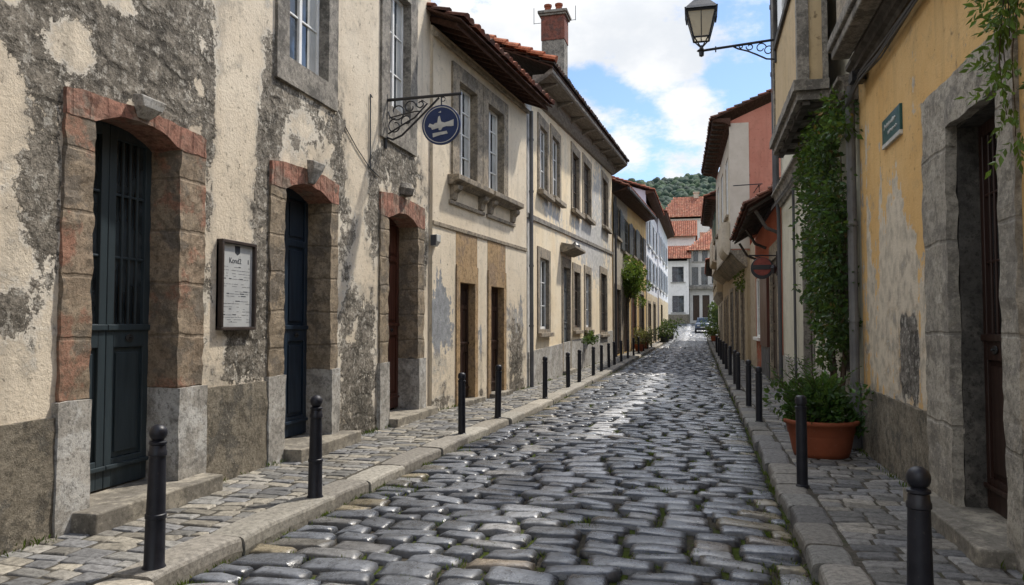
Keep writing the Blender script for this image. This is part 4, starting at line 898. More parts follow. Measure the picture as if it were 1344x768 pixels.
R4 = jetty('house', (1.36, 34), (1.02, 46), 'pink house whose upper storey juts over the pavement on a rounded cream base', 4.85, 10.45, .0, M['cream'], M['tan_low'], [(1.5, 3.2, 6.6, 9.2), (5.2, 6.9, 6.6, 9.2), (8.9, 10.6, 6.6, 9.2)], [(1.5, 3.2, .1, 3.4), (4.6, 6.6, .1, 3.5), (8.2, 10.2, .1, 3.4)], pil='pil_cream', gable=M['pink'])
bm_ = R4.mb(); P = [(.03, 4.9)] + [(.03 + .32 * math.sin(t), 4.7 - .5 * math.cos(t) + .45) for t in np.linspace(.2, 1.5, 6)] + [(.35, 6.1), (.03, 6.1)]
bm_.prism_u(P, .3, 3.6); bm_.build('balcony', M['cream'], R4.root)
t = empty('clothes_bracket', (2.2, 33.6, 7.5), 0, 'thin iron bracket sticking out from the pink side wall', 'bracket')
m = MB(); m.tube([(.35, .38, .05), (.35, 0, .05)], .02, 5); m.tube([(-.75, 0, .06), (.45, 0, .09)], .022, 5); m.tube([(.1, .2, -.25), (.3, 0, .05)], .018, 5); m.tube([(.35, .38, -.3), (.3, 0, .05)], .018, 5); m.build('arm', M['iron'], t)
R5 = jetty('house', (1.16, 48), (1.0, 61), 'cream house with green shutters and dark eave behind the pink house', 5.4, 9.35, .0, M['cream'], M['tan_low'], [(1.2, 3.0, 7.3, 9.0), (5., 6.8, 7.3, 9.0), (9.4, 11.2, 7.3, 9.)], [(1.5, 3.5, .1, 3.4), (5., 7.5, .1, 3.4), (9., 11., .1, 3.4)], inset=.8, zs='shutter_green' if 0 else None, tc=[(.16, .07, .05), (.24, .09, .05)])
M['shutter_green'] = mat_paint('green_shutter', (.03, .09, .05), (.02, .06, .035), .5)
for a in (.55, 3.1, 4.35, 6.9): R5.mb().box(a, a + .6, .045, .085, 7.3, 9.0).build('shutter', M['shutter_green'], R5.root)
R5b = R5.mb(); R5b.prism_u([(.02, 5.42), (.30, 5.5), (.34, 5.6), (.34, 7.0), (.28, 7.0), (.28, 5.6), (.02, 5.56)], .4, 6.5); R5b.build('balcony', M['cream'], R5.root)
R6 = jetty('house', (1.35, 62), (1.4, 80), 'small tan house with brown eave, last before the dark hedge', 4.2, 6.6, .0, M['tan_low'], M['cream'], [(2, 4, 4.9, 6.2), (7, 9, 4.9, 6.2), (12, 14, 4.9, 6.2)], [(2., 4.5, .2, 3.2), (8., 10.5, .2, 3.2)], inset=.45, tc=[(.30, .10, .06), (.22, .085, .05)])

# ------------------------------------------------------------------ houses closing the street, hillside, wood
def far_house(name, x0, x1, y, z0, zt, label, mat, wins, rise, depth=9., tcol=None, doors=(), hip=0., over=.7, chim=None, plinth=None):
    f = Fac(name, (x0, y), (x1, y), -1, label, z=z0); L = f.len; H = zt - z0
    f.wall(mat, 0, L, -4., H, [f.hole(*w) for w in list(wins) + list(doors)], None, .6)
    for a, b in ((0, .2), (L - .2, L)):
        pts = [(-.012, -4), (-depth, -4), (-depth, H), (-.012, H)] if hip else [(-.012, -4), (-depth, -4), (-depth, H), (-depth / 2, H + rise), (-.012, H)]
        f.mb().prism_u(pts, a, b).build('side_wall', mat, f.root)
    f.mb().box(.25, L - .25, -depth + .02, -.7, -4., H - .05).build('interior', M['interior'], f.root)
    for w in wins: f.window(*w, .1, 'grey_frame', 2, 2, None, 'base_block', (.25, .25, .12, .15), glass='glass_dim', rough=0)
    for d in doors: f.door(*d, .3, 'door_wood', 2, .42, False, False)
    pitch = math.atan2(rise, depth / 2)
    f.tiles(-.4, L + .4, H - over * math.tan(pitch) + .1, over, depth / 2 + over, pitch, .34, hip=hip, name='roof', cols=tcol or [(.50, .20, .125), (.54, .24, .155), (.45, .18, .115), (.52, .27, .18), (.40, .17, .12)], und=True)  # default roof colours washed out to stand for haze
    m = f.mb()
    if not hip: m.add([(-.4, -depth / 2, H + rise + .1), (L + .4, -depth / 2, H + rise + .1), (L + .4, -depth - .5, H - .2), (-.4, -depth - .5, H - .2)], [(0, 1, 2, 3)]); m.build('back_roof', M['terracotta'], f.root)
    if chim: cx, cw, ch_ = chim; m = f.mb(); m.box(cx, cx + cw, -depth / 2 - .6, -depth / 2 + .6, H + rise * .6, H + rise + ch_); m.box(cx - .15, cx + cw + .15, -depth / 2 - .75, -depth / 2 + .75, H + rise + ch_ + .005, H + rise + ch_ + .25); m.build('chimney', M['cream'], f.root)
    if plinth: m = f.mb(); m.box(-.05, L + .05, -.3, .08, -3, plinth); m.build('plinth', M['plinth'], f.root)
    return f
M['far_white'] = mat_plaster('far_white_render', (.74, .72, .68), (.78, .76, .73), (.4, .38, .36), (.4, .38, .35), na=.3, seed=90., stain=.35)  # white raised to put distance haze into the wall colour
M['far_grey'] = mat_plaster('far_grey_stone', (.50, .48, .45), (.56, .54, .51), (.25, .24, .22), (.3, .29, .27), na=.6, seed=95., stain=.4)
far_house('house', -14, -1.5, 118, 2.2, 11.7, 'white house with orange roof and two windows facing down the street', M['far_white'], [(10.05, 11.75, 5.8, 8.1), (10.05, 11.75, 1.2, 3.7), (5.5, 7.2, 5.8, 8.1), (5.5, 7.2, 1.2, 3.7)], 2.0, 8., plinth=.9)
S = far_house('house', -1.4, 9.0, 119.5, 2.0, 13.2, 'grey stone house with balcony, three storeys, closing the street behind the car', M['far_grey'], [(.35, 1.3, 5.6, 8.3), (1.75, 2.7, 5.6, 8.3), (3.3, 4.6, 5.8, 8.2), (.6, 1.3, 9.2, 10.8), (1.9, 2.7, 9.2, 10.8), (3.4, 4.4, 9.2, 10.8), (6, 7.2, 5.8, 8.2)], 3.2, 9., hip=.75, doors=[(.5, 1.4, .2, 4.0), (1.9, 2.9, .2, 4.0), (3.6, 4.5, .2, 3.8)])
m = S.mb(); m.box(-.1, 5.2, .0, .7, 4.95, 5.2); m.box(-.1, 5.2, .62, .68, 5.2, 5.32); b_ = m.build('balcony', M['granite'], S.root)
far_house('house', -9.5, -.6, 136, 8., 17.2, 'white house with steep orange roof peeping out above the lower roofs', M['far_white'], [(3., 4., 7., 8.4)], 2.9, 9.)
far_house('house', -7.2, 7.5, 158, 12., 23.7, 'big white house on the slope with broad orange roof and chimney', M['far_white'], [(5.4, 6.4, 8.6, 10.3), (1.2, 2.2, 8.6, 10.3), (9.4, 10.4, 8.6, 10.3)], 4.4, 11., hip=.45, chim=(6.3, 1.0, .9))
far_house('house', .6, 12, 134, 6., 15.0, 'pale orange roofed house tucked behind the grey stone house', M['cream'], [(1.5, 2.5, 6.5, 8)], 2.6, 8., tcol=[(.50, .24, .15), (.46, .2, .12), (.52, .28, .18)])

def hz(x, y):
    b = np.interp(y, [112, 122, 135, 160, 200, 260, 330, 420, 520, 700], [-.6, 1.0, 5, 11.5, 19, 30, 52, 80, 72, 30])
    return b * (1 - .10 * math.sin(x * .008 + 1.2) - .06 * math.sin(x * .021 + y * .01)) if y > 125 else b
V, F = [], []; xs = list(np.linspace(-500, 500, 61)); ys = list(np.linspace(112, 260, 26)) + list(np.linspace(280, 700, 24))
for y in ys:
    for x in xs: V.append((x, y, hz(x, y)))
for j in range(len(ys) - 1):
    for i in range(60): a = j * 61 + i; F.append((a, a + 1, a + 62, a + 61))
M['meadow'] = mat_stone('meadow', (.10, .14, .02), (.14, .16, .03), (.05, .08, .02), .08, .05)
tag(np_obj('hill', V, F, M['meadow'], None, None, True), kind='structure')
# the wood on the hillside
M['wood'] = mat_attr('forest_leaves', .8, 1.1, .6, .0, .15)
V, F, Cc = [], [], []; ico = bmesh.new(); bmesh.ops.create_icosphere(ico, subdivisions=2, radius=1.); iv = np.array([v.co[:] for v in ico.verts]); jf = np.array([[v.index for v in f.verts] for f in ico.faces]); ico.free()
for k in range(6400):
    y = RND.uniform(205, 440); half = 16 + y * .16; x = RND.uniform(-half - 20, half)
    if k > 5000: x = RND.uniform(-300, 300); y = RND.uniform(260, 440)
    r = RND.uniform(1.7, 3.1); h = RND.uniform(1.0, 1.6); z = hz(x, y) + r * h * .55
    d = 1 + NPR.uniform(-.17, .17, (len(iv), 1)); v = iv * d * [r, r, r * h] + [x, y, z]; n0 = k * len(iv)
    V.append(v); F.append(jf + n0); c = np.array(RND.choice([(.020, .045, .018), (.015, .036, .018), (.032, .060, .02), (.013, .031, .016)])) * RND.uniform(.8, 1.3)
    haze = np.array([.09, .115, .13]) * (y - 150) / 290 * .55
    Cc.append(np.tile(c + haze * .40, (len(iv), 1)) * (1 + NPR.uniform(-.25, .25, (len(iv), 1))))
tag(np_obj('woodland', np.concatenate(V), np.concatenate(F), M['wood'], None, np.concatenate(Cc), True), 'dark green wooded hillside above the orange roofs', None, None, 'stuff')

# ------------------------------------------------------------------ bollards
def make_bollard(kind):
    o = empty('bollard', (0, 0, 0))
    m = MB()
    if kind == 'ball':
        m.lathe([(.078, -.02), (.078, .012), (.067, .03), (.064, .34), (.069, .345), (.069, .37), (.062, .375), (.054, .76), (.061, .765), (.061, .79), (.055, .80), (.053, .83), (.040, .845)], n=28)
        b = m.build('post', M['bollard'], o, True); m = MB()
        m.lathe([(.040, .83), (.058, .842), (.058, .856), (.040, .866)] + [(.059 * math.sin(t), .915 - .059 * math.cos(t)) for t in np.linspace(.62, 3.1, 12)], n=28); m.build('ball_finial', M['bollard'], o, True)
    else:
        m.lathe([(.066, -.02), (.066, .012), (.057, .02), (.055, .80), (.061, .803), (.061, .825), (.052, .83)], n=24); m.build('post', M['bollard'], o, True)
        m = MB(); m.lathe([(.045, .82), (.045, .85), (.058, .855), (.060, .90), (.053, .925), (.035, .94), (.01, .944)], n=24); m.build('cap', M['bollard'], o, True)
    for c in o.children:
        md = c.modifiers.new('edge', 'EDGE_SPLIT'); md.split_angle = rad(38)
    return o
def place(proto, used, loc, label, cat, group, rz=0., sc_=1.):
    if not used: o = proto
    else:
        o = proto.copy(); COL.objects.link(o)
        for ch in proto.children:
            c = ch.copy(); COL.objects.link(c); c.parent = o
            for g2 in ch.children: d = g2.copy(); COL.objects.link(d); d.parent = c
    o.location = loc; o.rotation_euler = (RND.gauss(0, .012), RND.gauss(0, .012), rz); o.scale = (sc_,) * 3
    tag(o, label, cat, group); return o
BL = [(-3.65, 4.56, 'b', 'black ball-topped bollard before the slate green door'), (-3.62, 6.76, 'b', 'black ball-topped bollard before the dark blue door'),
      (-3.53, 11.16, 'p', 'flat-capped black bollard facing the red-brown door step, nearer of a pair'), (-3.50, 13.18, 'p', 'flat-capped black bollard between the two dark narrow doorways'),
      (-3.40, 16.95, 'p', 'lone black bollard by the joint between cream and yellow houses'), (-3.37, 19.9, 'p', 'black bollard before the grey base of the pale house'),
      (-3.37, 21.8, 'p', 'black bollard just past the canopied doorway'), (-3.37, 24.8, 'p', 'black bollard before the wall plant, nearer of two'), (-3.37, 26.9, 'p', 'black bollard right before the wall plant, farther of two')]
ords = ['first', 'second', 'third', 'fourth', 'fifth', 'sixth', 'seventh', 'eighth', 'ninth', 'tenth', 'eleventh', 'twelfth', 'thirteenth']
for k, s in enumerate([29.2, 31.2, 34.0, 37.2, 40.5, 44., 48., 52., 56.]):
    BL.append((float(kl(s)) - .27, s, 'p', '%s small black bollard after the wall plant on the yellow house pavement' % ords[k]))
BR = [(1.06, 4.25, 'b', 'black ball-topped bollard beside the ochre house door step'), (1.02, 8.46, 'p', 'black bollard in front of the terracotta planter'), (.98, 13.8, 'p', 'black bollard next beyond the terracotta planter'),
      (.96, 16.3, 'p', 'black bollard two beyond the terracotta planter'), (.95, 20.4, 'p', 'black bollard at the start of the red shop')]
for k, s in enumerate([22.3, 26., 29.5, 33., 37., 41., 46.]):
    BR.append((.96, s, 'p', '%s black bollard of the close row past the red shop door' % ords[k]))
pro = {'b': make_bollard('ball'), 'p': make_bollard('plain')}; used = {'b': 0, 'p': 0}
for x, s, k, lab in BL + BR:
    place(pro[k], used[k], (x, s, float(g(s))), lab, 'bollard', 'black bollards along the ochre house kerb' if x > 0 else 'black bollards along the peeling house kerb', RND.uniform(0, 6), RND.uniform(.985, 1.02)); used[k] = 1

# ------------------------------------------------------------------ things on the walls
t = H1.thing('notice_board', 7.45, .0, 2.10, 'framed notice sheet in dark wood on the peeling wall between the first two doors', 'notice board')
m = H1.mb(); H1.ring(m, -.325, .325, -.49, .49, -.29, .29, -.455, .455, -.02, .075); m.box(-.325, .325, -.021, .03, -.48, .48)
fr = m.build('frame', M['timber_dark'] if 0 else mat_paint('board_frame', (.028, .02, .016), (.05, .035, .028), .45, 6.), t, bev=.006)
M['paper'] = mat_paint('notice_paper', (.46, .47, .46), (.36, .37, .37), .6, 3., (.28, .28, .27)); M['ink'] = mat_paint('ink', (.03, .035, .045), rough=.7)
sh = H1.mb(); sh.box(-.288, .288, .031, .036, -.453, .453); sheet = sh.build('sheet', M['paper'], t)
m = H1.mb(); rr = random.Random(4); z = .20
while z > -.42:
    x = -.25
    while x < .24:
        w = rr.uniform(.02, .09)
        if rr.random() < .62: m.box(x, min(x + w, .25), .0362, .0375, z, z + .003 + (.006 if rr.random() < .14 else 0))
        x += w + .012
    z -= rr.choice([.026, .03, .036, .055])
m.prism([(-.05, .44), (.05, .44), (.045, .36), (.0, .335), (-.045, .36)], .0362, .0376)
m.build('print', M['ink'], sheet)
def text(body, size, mat, parent, loc, rot, name='lettering'):
    cu = bpy.data.curves.new('txt', 'FONT'); cu.body = body; cu.size = size; cu.extrude = .001; cu.align_x = 'CENTER'
    ob = bpy.data.objects.new('txt', cu); COL.objects.link(ob); dg = bpy.context.evaluated_depsgraph_get()
    me = bpy.data.meshes.new_from_object(ob.evaluated_get(dg)); bpy.data.objects.remove(ob); bpy.data.curves.remove(cu)
    me.materials.clear(); me.materials.append(mat); o = bpy.data.objects.new(name, me); COL.objects.link(o); o.parent = parent; o.location = loc; o.rotation_euler = rot; return o
# text on a wall whose outside is local -y reads along local +x from a viewer in the street
MB().box(.20, .215, -.0375, -.0362, .25, .30).build('mark', M['ink'], sheet)
text('Kond2', .085, M['ink'], sheet, (-.04, -.0372, .245), (rad(90), 0, 0), 'heading')

t = empty('hanging_sign', (-4.98, 11.57, 5.36), 0, 'round blue sign with white emblem hanging from a scrolled iron bracket', 'sign')
m = MB(); m.tube([(0, 0, .10), (0, 0, -.80)], .028, 8); m.tube([(-.0, 0, 0), (1.30, 0, .02)], .026, 8)
m.tube([(.02, 0, -.62), (.12, 0, -.66), (.28, 0, -.60), (.55, 0, -.36), (.92, 0, -.02)], .018, 8); m.tube([(.04, 0, -.56), (.3, 0, -.42), (.5, 0, -.32), (.72, 0, -.10), (.62, 0, -.04)], .014, 6)
def scroll(cx, cz, r, t0, t1, k=1.):
    m.tube([(cx + r * (1 - .55 * i / 18) * math.cos(t0 + (t1 - t0) * i / 18), 0, cz + r * (1 - .55 * i / 18) * math.sin(t0 + (t1 - t0) * i / 18)) for i in range(19)], .011, 6)
scroll(.20, -.20, .16, 3.1, 9.5); scroll(.42, -.14, .11, 0, 6.5); scroll(.16, -.44, .13, 1.5, 8); scroll(.36, -.36, .10, 4, -2); scroll(.60, -.10, .07, 3, 9)
m.tube([(.05, 0, -.3), (.25, 0, -.26), (.5, 0, -.22), (.62, 0, -.22)], .011, 6); m.tube([(1.27, 0, .02), (1.27, 0, -.32)], .012, 6)
m.tube([(.96, 0, .0), (.96, 0, -.16)], .012, 6)
m.tube([(.99 + .035 * math.cos(a), 0, -.05 + .035 * math.sin(a)) for a in np.linspace(0, 6, 10)], .008, 5)
m.build('bracket', M['iron'], t)
M['sign_blue'] = mat_paint('sign_blue', (.008, .022, .085), (.012, .03, .10), .35, 5., (.03, .05, .12))
m = MB(); disc(m, (.96, 0, -.47), .325, -.02, .02, 40); d = m.build('disc', M['sign_blue'], t, bev=.004)
m = MB(); n = 40
for y0, y1 in ((-.024, -.0202), (.0202, .024)):
    vs = [(.96 + r * math.cos(2 * math.pi * k / n), y, -.47 + r * math.sin(2 * math.pi * k / n)) for y in (y0, y1) for r in (.285, .297) for k in range(n)]
    fs = []
    for k in range(n):
        k2 = (k + 1) % n; fs += [(k, k2, n + k2, n + k), (2 * n + k, 2 * n + k2, 3 * n + k2, 3 * n + k), (k, k2, 2 * n + k2, 2 * n + k), (n + k, n + k2, 3 * n + k2, 3 * n + k)]
    m.add(vs, fs)
m.build('ring', M['enamel_white'], d)
E1 = [(-.215, -.02), (-.19, .03), (-.13, .005), (-.10, .03), (-.06, .035), (-.045, .13), (-.02, .145), (.005, .05), (.06, .03), (.13, .045), (.16, .055), (.215, .075), (.215, -.03), (.17, -.035), (.09, -.03), (.03, -.045), (.0, -.09), (-.035, -.085), (-.04, -.05), (-.15, -.075), (-.165, -.04)]
E2 = [(-.14, -.135), (.10, -.105), (.115, -.15), (.0, -.165), (-.06, -.18), (-.135, -.20)]
E3 = [(-.045, .20), (.0, .225), (.0, .195)]
m = MB()
for E in (E1, E2, E3):
    for y0, y1 in ((-.027, -.0203), (.0203, .027)): m.prism([(.96 + x, -.47 + z) for x, z in E], y0, y1)
m.build('emblem', M['enamel_white'], d)

t = H2.thing('wall_lamp', .16, .0, 3.27, 'small white box lamp on the wall left of the dark doorways', 'lamp')
m = H2.mb(); m.prism_u([(0, -.11), (.05, -.11), (.12, -.02), (.12, .11), (0, .11)], -.09, .09); b = m.build('housing', M['enamel_white'], t, bev=.008); m = H2.mb(); m.box(-.10, -.092, -.01, .10, -.10, .10); m.build('shade', M['pipe_dark'], b)

# street lamp on the oriel
t = empty('street_lamp', (1.466, 15.0, 7.06), 0, 'black four-sided lantern on a scrolled arm from the oriel', 'street lamp')
m = MB(); m.tube([(-.02, 0, .12), (-.02, 0, -.44)], .026, 8); m.tube([(0, 0, 0), (-1.36, 0, -.10)], .026, 8); m.box(-.03, .0, -.04, .04, -.44, .12)
m.tube([(-.02, 0, -.38), (-.18, 0, -.36), (-.36, 0, -.26), (-.52, 0, -.18), (-.70, 0, -.12), (-.8, 0, -.06)], .016, 6)
for cx, cz, r, a, b in ((-.28, -.14, .10, 0, 6), (-.48, -.10, .07, 3, 9), (-.14, -.2, .09, 1, 7), (-.64, -.08, .04, 2, 8)): scroll(cx, cz, r, a, b)
m.tube([(-1.11, 0, -.04), (-1.11, 0, -.15)], .014, 6); m.build('arm', M['iron'], t)
cx = -1.376; m = MB()
m.lathe([(.01, -.22), (.045, -.20), (.05, -.12), (.09, -.10), (.04, -.06), (.03, 0)], (cx, 0, -.0), 12)
zb, zt, wb, wt = .13, .62, .145, .265
cor = [(-1, -1), (1, -1), (1, 1), (-1, 1)]
for a, b in cor:
    m.tube([(cx + a * wb, b * wb, zb), (cx + a * wt, b * wt, zt)], .016, 6); m.tube([(cx, 0, -.05), (cx + a * wb * .9, b * wb * .9, zb)], .013, 6); m.tube([(cx + a * wt * 1.04, b * wt * 1.04, zt - .08), (cx + a * wt * 1.12, b * wt * 1.12, zt + .05)], .016, 6)
for k in range(4):
    a, b = cor[k], cor[(k + 1) % 4]; m.tube([(cx + a[0] * wb, a[1] * wb, zb), (cx + b[0] * wb, b[1] * wb, zb)], .018, 6); m.tube([(cx + a[0] * wt, a[1] * wt, zt), (cx + b[0] * wt, b[1] * wt, zt)], .024, 6)
    ma, mb_ = ((a[0] + b[0]) / 2, (a[1] + b[1]) / 2), 0; m.tube([(cx + ma[0] * wb, ma[1] * wb, zb), (cx + ma[0] * wt, ma[1] * wt, zt)], .009, 5)
lf = m.build('lantern_frame', M['iron'], t)
m = MB(); q = [(cx + a * w * .985, b * w * .985, z) for z, w in ((zb, wb), (zt, wt)) for a, b in cor]; m.add(q, [(0, 1, 5, 4), (1, 2, 6, 5), (2, 3, 7, 6), (3, 0, 4, 7)])
tm = NT('milky_lamp_glass'); pb = tm.n('BsdfPrincipled', {'Base Color': (.72, .66, .54), 'Roughness': .25}); tl = tm.n('BsdfTranslucent', {0: (.80, .74, .60)}); mxs = tm.n('MixShader', {0: .65, 1: pb.outputs[0], 2: tl.outputs[0]}); tm.t.links.new(mxs.outputs[0], tm.out.inputs[0])
m.build('lantern_glass', tm.m, lf)
m = MB(); q = []
for z, w in ((zt + .025, wt * 1.16), (zt + .09, wt * .98), (zt + .26, .12), (zt + .29, .10), (zt + .34, .085)): q += [(cx + a * w, b * w, z) for a, b in cor]
m.add(q, [(k * 4 + i, k * 4 + (i + 1) % 4, k * 4 + 4 + (i + 1) % 4, k * 4 + 4 + i) for k in range(4) for i in range(4)] + [(0, 1, 2, 3), (16, 17, 18, 19)]); m.build('lantern_roof', M['iron'], lf)
m = MB(); m.lathe([(.08, 0), (.04, .05), (.055, .08), (.02, .14), (.005, .2)], (cx, 0, zt + .34), 12); m.build('finial', M['iron'], lf)
t = empty('drainpipe', (1.98, 20.9, 0), 0, 'tall dark drainpipe between the oriel house and the red shop', 'pipe')
m = MB(); m.tube([(0, 0, 5.0), (0, 0, 11.2)], .085, 12); m.tube([(0, 0, 5.3), (.03, .02, 4.9), (.06, .02, 4.5), (.06, .02, .02)], .05, 10)
for z in (6.4, 8.2, 10.): m.tube([(0, 0, z), (0, 0, z + .1)], .105, 12)
m.build('pipe', M['pipe_dark'], t)

# ------------------------------------------------------------------ planter, vine, creeper and other plants
t = empty('potted_plant', (1.50, 10.5, 0), .2, 'big terracotta tub of ferns and leafy shrubs beside the vine', 'potted plant')
m = MB(); m.lathe([(.30, 0), (.33, .0), (.345, .05), (.35, .06), (.39, .26), (.395, .275), (.405, .29), (.425, .40), (.455, .41), (.462, .45), (.45, .465), (.41, .46), (.40, .38)], n=40); m.build('pot', M['terracotta'], t, True)
m = MB(); m.lathe([(.40, .38), (.2, .41), (.01, .42)], n=24); m.build('soil', M['soil'], t)
def cluster(cs, per, size, base, var=.45, up=.35):
    P, N, S, Cc = [], [], [], []
    for (x, y, z, r) in cs:
        d = NPR.normal(size=(per, 3)); d /= np.linalg.norm(d, axis=1, keepdims=True); rr_ = r * NPR.uniform(.35, 1.05, (per, 1)) ** .6
        P.append(np.array([x, y, z]) + d * rr_); N.append(d + NPR.normal(0, .55, (per, 3)) + [0, 0, up]); S.append(NPR.uniform(size * .6, size * 1.25, per)); Cc.append(leafcols(per, np.array(base) * RND.uniform(.75, 1.25), var))
    return [np.concatenate(q) for q in (P, N, S, Cc)]
cs = [(RND.gauss(-.05, .22), RND.gauss(0, .18), RND.uniform(.45, .86), RND.uniform(.10, .19)) for _ in range(32)] + [(.28 * math.cos(a), .28 * math.sin(a), .50, .15) for a in np.linspace(0, 6, 10)] + [(.36, -.1, .45, .12), (.42, -.2, .38, .08)]
P, N, S, Cc = cluster(cs, 62, .085, (.030, .075, .016))
leafy('foliage', P, N, S, Cc, M['leaf'], t, .6)
P, N, S, Cc = [], [], [], []; stem = MB()
for k in range(34):                                                    # fern fronds and upright stalks
    a = RND.uniform(0, 6.3) if k > 9 else RND.uniform(2.2, 4.2); L = RND.uniform(.60, 1.05) if k < 18 else RND.uniform(.35, .6); o_ = Vector((RND.gauss(-.08, .12), RND.gauss(0, .1), .43)); lean = RND.uniform(.25, .75); pts = []
    for i in range(14):
        q = i / 13; pts.append(o_ + Vector((math.cos(a) * lean * L * q ** 1.3, math.sin(a) * lean * L * q ** 1.3, L * (q - .42 * q * q * (lean + .2)) * 1.1)))
    stem.tube(pts, .005, 4, .002)
    for i in range(2, 14):
        tg = (pts[i] - pts[i - 1]).normalized(); sd = tg.cross(Vector((0, 0, 1))).normalized(); ln = .12 * (1 - (i / 15) ** 2) + .02
        for s_ in (-1, 1): P.append(pts[i]); N.append(sd * s_ + tg * .55 + Vector((0, 0, RND.uniform(-.1, .25)))); S.append(ln * RND.uniform(.8, 1.2)); Cc.append(np.array((.045, .10, .022)) * RND.uniform(.6, 1.4))
leafy('fern_fronds', np.array(P), np.array(N), np.array(S), np.array(Cc), M['leaf'], t, .28)
stem.build('stalks', M['bark'], t)

t = empty('climbing_vine', (2.05, 12.2, 0), 0, 'dense dark green vine climbing the cream wall from ground to cornice', 'vine')
stem = MB()
for k in range(6):
    y = RND.uniform(-.9, .5) * (.45 if k < 4 else 1); pts = []; x = RND.uniform(-.1, .0)
    for i in range(15): pts.append((x - .05 * abs(math.sin(i * .5 + k)), y + (k - 2.5) * .10 * i / 14 * 3 + .09 * math.sin(i * .9 + k * 2), .02 + i * .33 * (.75 + .25 * (k % 3) / 2)))
    stem.tube(pts, .03, 7, .010)
stem.build('stems', M['bark'], t)
cs = []
for k in range(380):
    z = 1.10 + 3.80 * RND.random() ** .85; q = (z - 1.4) / 3.5
    w0 = np.interp(z, [1.1, 1.9, 2.6, 3.4, 4.2, 4.9], [-.7, -1.2, -1.1, -1.25, -1.6, -1.1]); w1 = np.interp(z, [1.1, 1.9, 2.6, 3.4, 4.2, 4.9], [.5, 1.3, 1.2, 1.7, 2.3, 1.9])
    y = RND.uniform(w0, w1)
    if mnoise.noise(Vector((y * 1.3, z * 1.4, 4.))) < -.33: continue
    cs.append((-RND.uniform(.03, .26) - .06 * math.sin(q * 3), y, z, RND.uniform(.10, .22)))
for k in range(26): cs.append((-RND.uniform(.25, .48), RND.uniform(-1.2, 1.6), RND.choice([2.1, 2.4, 3.9, 4.1, 4.4, 3.2]) + RND.uniform(-.2, .2), RND.uniform(.07, .13)))
P, N, S, Cc = cluster(cs, 26, .085, (.024, .060, .015), up=-.15)
k = P[:, 0] < .045; P, N, S, Cc = P[k], N[k], S[k], Cc[k]
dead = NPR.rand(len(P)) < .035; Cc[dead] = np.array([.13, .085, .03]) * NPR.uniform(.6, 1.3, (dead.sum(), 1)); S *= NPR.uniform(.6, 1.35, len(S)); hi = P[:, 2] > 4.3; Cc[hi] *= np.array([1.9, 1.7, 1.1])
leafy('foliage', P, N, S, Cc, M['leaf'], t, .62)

t = empty('hanging_creeper', (2.08, 5.6, 4.6), 0, 'sprays of bright green creeper hanging beside the stone door frame', 'creeper')
stem = MB(); P, N, S, Cc = [], [], [], []
for k, (y0, L, dx, dy) in enumerate(((-.05, .85, -.10, .18), (-.30, 1.45, -.10, .34), (-.42, 1.75, -.16, .42), (-.55, 1.9, -.12, .55), (-.65, 1.3, -.2, .5))):
    pts = []
    for i in range(16): q = i / 15; pts.append(Vector((-.05 + dx * math.sin(q * 2.4) - .02, y0 + dy * q * q * .55 + .03 * math.sin(i + k), .15 - L * q)))
    stem.tube(pts, .007, 5, .003)
    for i in range(4, 16):
        for s_ in (-1, 1, 0):
            if RND.random() < .34: continue
            d = Vector((RND.uniform(-.7, .2), s_ * RND.uniform(.4, 1.), RND.uniform(-.5, .35))).normalized(); ln = RND.uniform(.12, .24)
            for j in range(1, 6):
                pp = pts[i] + d * ln * j / 5 + Vector((0, 0, -.04 * (j / 5) ** 2))
                for s2 in ((-1, 1) if j < 5 else (0,)):
                    sd = d.cross(Vector((1, .1, .2))).normalized(); P.append(pp); N.append(sd * s2 + d * .8 + Vector((0, 0, -.25))); S.append(RND.uniform(.05, .085)); Cc.append(np.array((.085, .155, .022)) * RND.uniform(.5, 1.5))
stem.build('stems', M['bark'], t); leafy('foliage', np.array(P), np.array(N), np.array(S), np.array(Cc), M['leaf'], t, .42)

def bush(name, loc, cs, per, size, col, label, cat, pot=None, stem_to=None, group=None):
    t = empty(name, loc, 0, label, cat, group); P, N, S, Cc = cluster(cs, per, size, col); leafy('foliage', P, N, S, Cc, M['leaf'], t, .6)
    if pot:
        r, h, z, mt = pot; m = MB(); m.lathe([(r * .7, z), (r * .74, z), (r * .95, z + h * .8), (r * 1.05, z + h * .82), (r * 1.05, z + h), (r * .9, z + h), (r * .88, z + h * .85)], n=20); m.build('pot', M[mt], t)
    if stem_to:
        m = MB()
        for a, b in stem_to: m.tube([a, ((a[0] + b[0]) / 2 + .05, (a[1] + b[1]) / 2, (a[2] + b[2]) / 2), b], .035, 6, .015)
        m.build('stems', M['bark'], t)
    return t
cs = [(.25 + RND.gauss(0, .28), RND.gauss(0, 1.1), 4.25 + RND.gauss(0, .42), RND.uniform(.25, .42)) for _ in range(64)]; cs = [(max(x, -.05), y, z, r) for x, y, z, r in cs]
bush('wall_shrub', (-3.95, 44.5, 0), cs, 110, .15, (.105, .165, .026), 'round bright green shrub growing out above the yellow house doorway', 'shrub', None, [((.0, -.3, 3.1), (.2, 0, 4.2)), ((.0, .3, 3.2), (.3, .4, 4.3)), ((0, 0, 2.9), (.25, -.4, 4.1))])
cs = [(RND.gauss(.2, .16), RND.gauss(0, .32), 1.16 + RND.gauss(0, .13), .14) for _ in range(12)]
bush('wall_plant', (-4.33, 29.1, 0), cs, 55, .10, (.035, .075, .02), 'small dark plant in a wall pot between the ground floor windows', 'potted plant', (.2, .3, .72, 'base_block'))
